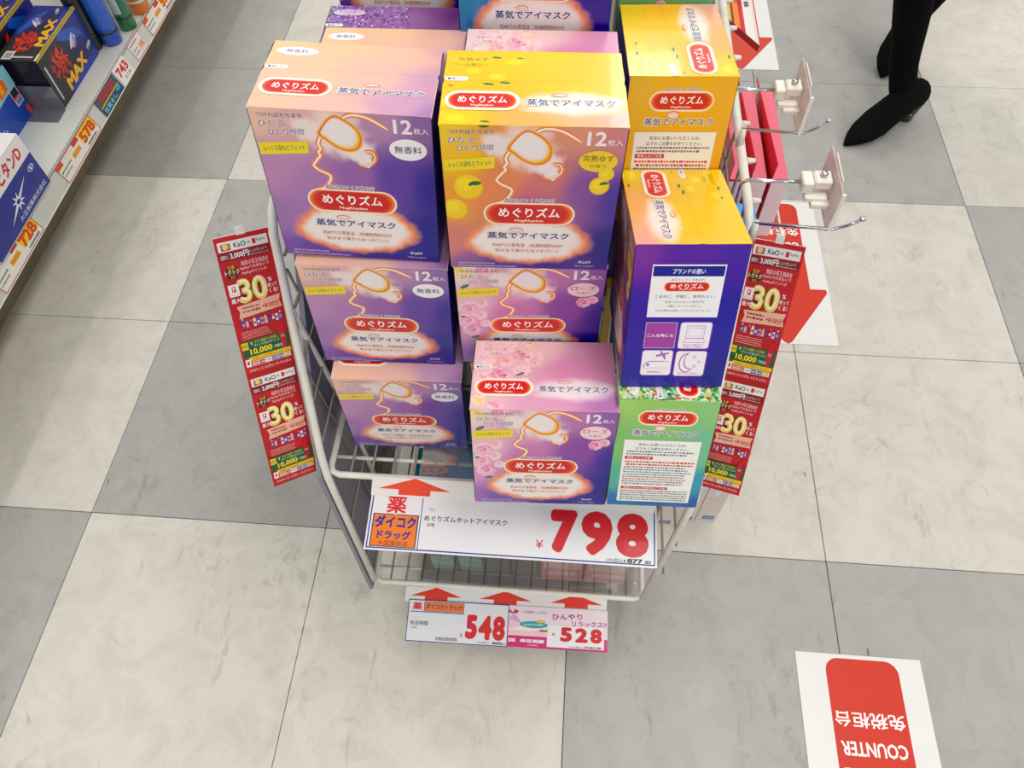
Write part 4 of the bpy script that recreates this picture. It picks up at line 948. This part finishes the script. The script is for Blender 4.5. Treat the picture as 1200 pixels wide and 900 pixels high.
can(-.276, .398, .025, .15, 'orange bottle next to the green can', ('E07818', 'D8D8D0', 'E88420', 0), 'orange_bottle')
can(-.335, .235, .020, .17, 'black can squeezed between the black carton and the blue can', ('14161C', '20242E', '1C1E28', 0))
shelfbox('drink_carton', 'grey topped carton with black band at the far end of the left shelf', -.315, .46, .60, .33, .12, '303038', maxend, None, None)

# ------------------------------------------------------------ walking person at the upper right
pers = thing('person', 'person in black tights and black pointed heels walking past at upper right', 'person', (1.72, .45, 0))
FAB = mat('black_fabric', '050506', .85, noise_amt=.1); FAB.node_tree.nodes['Principled BSDF'].inputs['Specular IOR Level'].default_value = .1; LEA = mat('black_leather', '131215', .28, coat=.5); SKIN = mat('skin', 'C49A80', .5)
J = dict(a1=(1.668, .335, .135), k1=(1.605, .40, .46), h1=(1.74, .66, .86), a2=(1.752, .575, .12), k2=(1.85, .56, .46), h2=(1.90, .62, .86),
         pel=(1.83, .65, .93), wa=(1.82, .65, 1.08), ch=(1.80, .64, 1.28), nk=(1.79, .63, 1.44), hd=(1.78, .62, 1.52), hd2=(1.775, .62, 1.62),
         s1=(1.69, .76, 1.38), e1=(1.64, .86, 1.12), w1=(1.55, .84, .90), s2=(1.90, .50, 1.38), e2=(1.95, .44, 1.12), w2=(1.86, .36, .92),
         c1=(1.630, .380, .33), c2=(1.825, .57, .34), f1=(1.690, .305, .060), f2=(1.735, .56, .07))
RDI = dict(a1=.035, k1=.055, h1=.085, a2=.031, k2=.055, h2=.085, pel=.15, wa=.12, ch=.15, nk=.05, hd=.085, hd2=.085, s1=.06, e1=.043, w1=.03, s2=.06, e2=.043, w2=.03, c1=.052, c2=.052, f1=.034, f2=.030)
ED = [('pel', 'h1'), ('h1', 'k1'), ('k1', 'c1'), ('c1', 'a1'), ('a1', 'f1'), ('pel', 'h2'), ('h2', 'k2'), ('k2', 'c2'), ('c2', 'a2'), ('a2', 'f2'), ('pel', 'wa'), ('wa', 'ch'), ('ch', 'nk'), ('nk', 'hd'), ('hd', 'hd2'), ('ch', 's1'), ('s1', 'e1'), ('e1', 'w1'), ('ch', 's2'), ('s2', 'e2'), ('e2', 'w2')]
def skin(name, J, R, ED, root, m, parent, sub=2):
    ks = list(J); me = bpy.data.meshes.new(name); off = parent.location
    me.from_pydata([tuple(Vector(J[k])-off) for k in ks], [(ks.index(a), ks.index(b)) for a, b in ED], [])
    o = bpy.data.objects.new(name, me); COL.objects.link(o)
    sk = o.modifiers.new('s', 'SKIN'); 
    for i, k in enumerate(ks): sv = me.skin_vertices[0].data[i]; sv.radius = (R[k], R[k]); sv.use_root = (k == root)
    sb = o.modifiers.new('u', 'SUBSURF'); sb.levels = sb.render_levels = sub
    bpy.context.view_layer.update(); dg = bpy.context.evaluated_depsgraph_get()
    nm = bpy.data.meshes.new_from_object(o.evaluated_get(dg)); bpy.data.objects.remove(o)
    nm.materials.clear(); nm.materials.append(m); nm.polygons.foreach_set('use_smooth', [True]*len(nm.polygons))
    o = bpy.data.objects.new(name, nm); COL.objects.link(o); o.parent = parent; return o
skin('body', J, RDI, ED, 'pel', FAB, pers)
# head, hair, hands
q = MB(); hv = Vector((1.775, .62, 1.60))
prof = [(.012, -.125), (.045, -.115), (.062, -.08), (.070, -.03), (.074, .02), (.070, .06), (.05, .10), (.02, .115)]
q.lathe(prof, 20, Matrix.Translation(hv) @ Matrix.Diagonal((1.12, .95, 1, 1))); fd = Vector((-.85, -.53, 0))
q.tube([hv+fd*.078+Vector((0, 0, .01)), hv+fd*.098+Vector((0, 0, -.022)), hv+fd*.078+Vector((0, 0, -.03))], [.006, .011, .006], 8); q.build('head', SKIN, pers, True)
q = MB(); q.lathe([(.078, -.10), (.092, -.06), (.094, 0), (.088, .06), (.06, .115), (.02, .135)], 20, Matrix.Translation(hv-fd*.022)); q.build('hair', mat('dark_hair', '1A1412', .6, bump=.4, scale=80), pers, True)
for wv, s_ in ((Vector(J['w1']), 1), (Vector(J['w2']), -1)):
    HJ = {'w': wv, 'p': wv+Vector((-.02, -.01, -.06))}; HR = {'w': .026, 'p': .03}; HE = [('w', 'p')]
    for k in range(4):
        b = HJ['p']+Vector((-.53*(k-1.5)*.018, .85*(k-1.5)*.018, -.012)); HJ['a%d' % k] = b; HJ['b%d' % k] = b+Vector((-.008, -.005, -.035+.004*abs(k-1.5))); HJ['c%d' % k] = b+Vector((-.022, -.014, -.058+.005*abs(k-1.5)))
        for n_ in 'abc': HR[n_+'%d' % k] = .0085
        HE += [('p', 'a%d' % k), ('a%d' % k, 'b%d' % k), ('b%d' % k, 'c%d' % k)]
    HJ['t'] = wv+Vector((-.045, -.02, -.05)); HJ['u'] = wv+Vector((-.055, -.03, -.08)); HR['t'] = .010; HR['u'] = .009; HE += [('w', 't'), ('t', 'u')]
    skin('hand', HJ, HR, HE, 'w', SKIN, pers, 1)
def shoe(heel, toe, lift, name='shoe'):
    """pointed pump lofted along the foot; heel and toe on the ground plan"""
    H_, T_ = Vector(heel), Vector(toe); d = (T_-H_); L_ = d.length; d.normalize(); s_ = Vector((-d.y, d.x, 0)); up_ = s_.cross(d)*-1
    up_ = Vector((0, 0, 1)); vs = []; fs = []; n = 14
    sec = [(0, .013, .040, .085), (.03, .028, .034, .102), (.09, .034, .034, .110), (.18, .036, .034, .110), (.32, .036, .026, .100), (.48, .038, .014, .080), (.62, .041, .005, .060), (.76, .036, .002, .040), (.88, .024, .001, .028), (.96, .011, .001, .018), (1.0, .003, .003, .010)]
    for t, hw, z0, z1 in sec:
        c = H_+d*(t*L_); zc = (z0+z1)/2; hh = (z1-z0)/2; lf = lift*(1-t)
        for k in range(n):
            a_ = 2*pi*k/n; vs.append(c+s_*hw*cos(a_)+up_*(zc+hh*sin(a_)*(1 if sin(a_) > 0 else .95)+lf))
    m_ = len(sec)
    for i in range(m_-1):
        for k in range(n): fs.append((i*n+k, i*n+(k+1) % n, (i+1)*n+(k+1) % n, (i+1)*n+k))
    fs += [tuple(range(n))[::-1], tuple(range((m_-1)*n, m_*n))]
    r = bpy.data.objects.new(name, None); COL.objects.link(r); r.parent = pers; r.location = H_-pers.location
    bpy.context.view_layer.update()
    q = MB(); q.add(vs, fs); q.build('upper', mat('black_suede', '040404', .9), r, True).data.materials[0].node_tree.nodes['Principled BSDF'].inputs['Specular IOR Level'].default_value = .15
    c = H_+d*.028; q = MB(); q.tube([c+up_*(lift+.0), c+up_*(lift+.02), c+d*-.004+up_*(lift+.055)], [.021, .023, .030], 12); q.build('heel', LEA, r, True)
    q = MB(); c2 = H_+d*.075+s_*.037+up_*(.05+lift); q.lathe([(.004, 0), (.004, .003)], 10, Matrix.Translation(c2)); q.build('buckle', mat('brass', 'A08040', .3, metal=1), r, True)
shoe((1.743, .334, 0), (1.548, .195, 0), 0)
shoe((1.775, .635, 0), (1.690, .475, 0), .03)
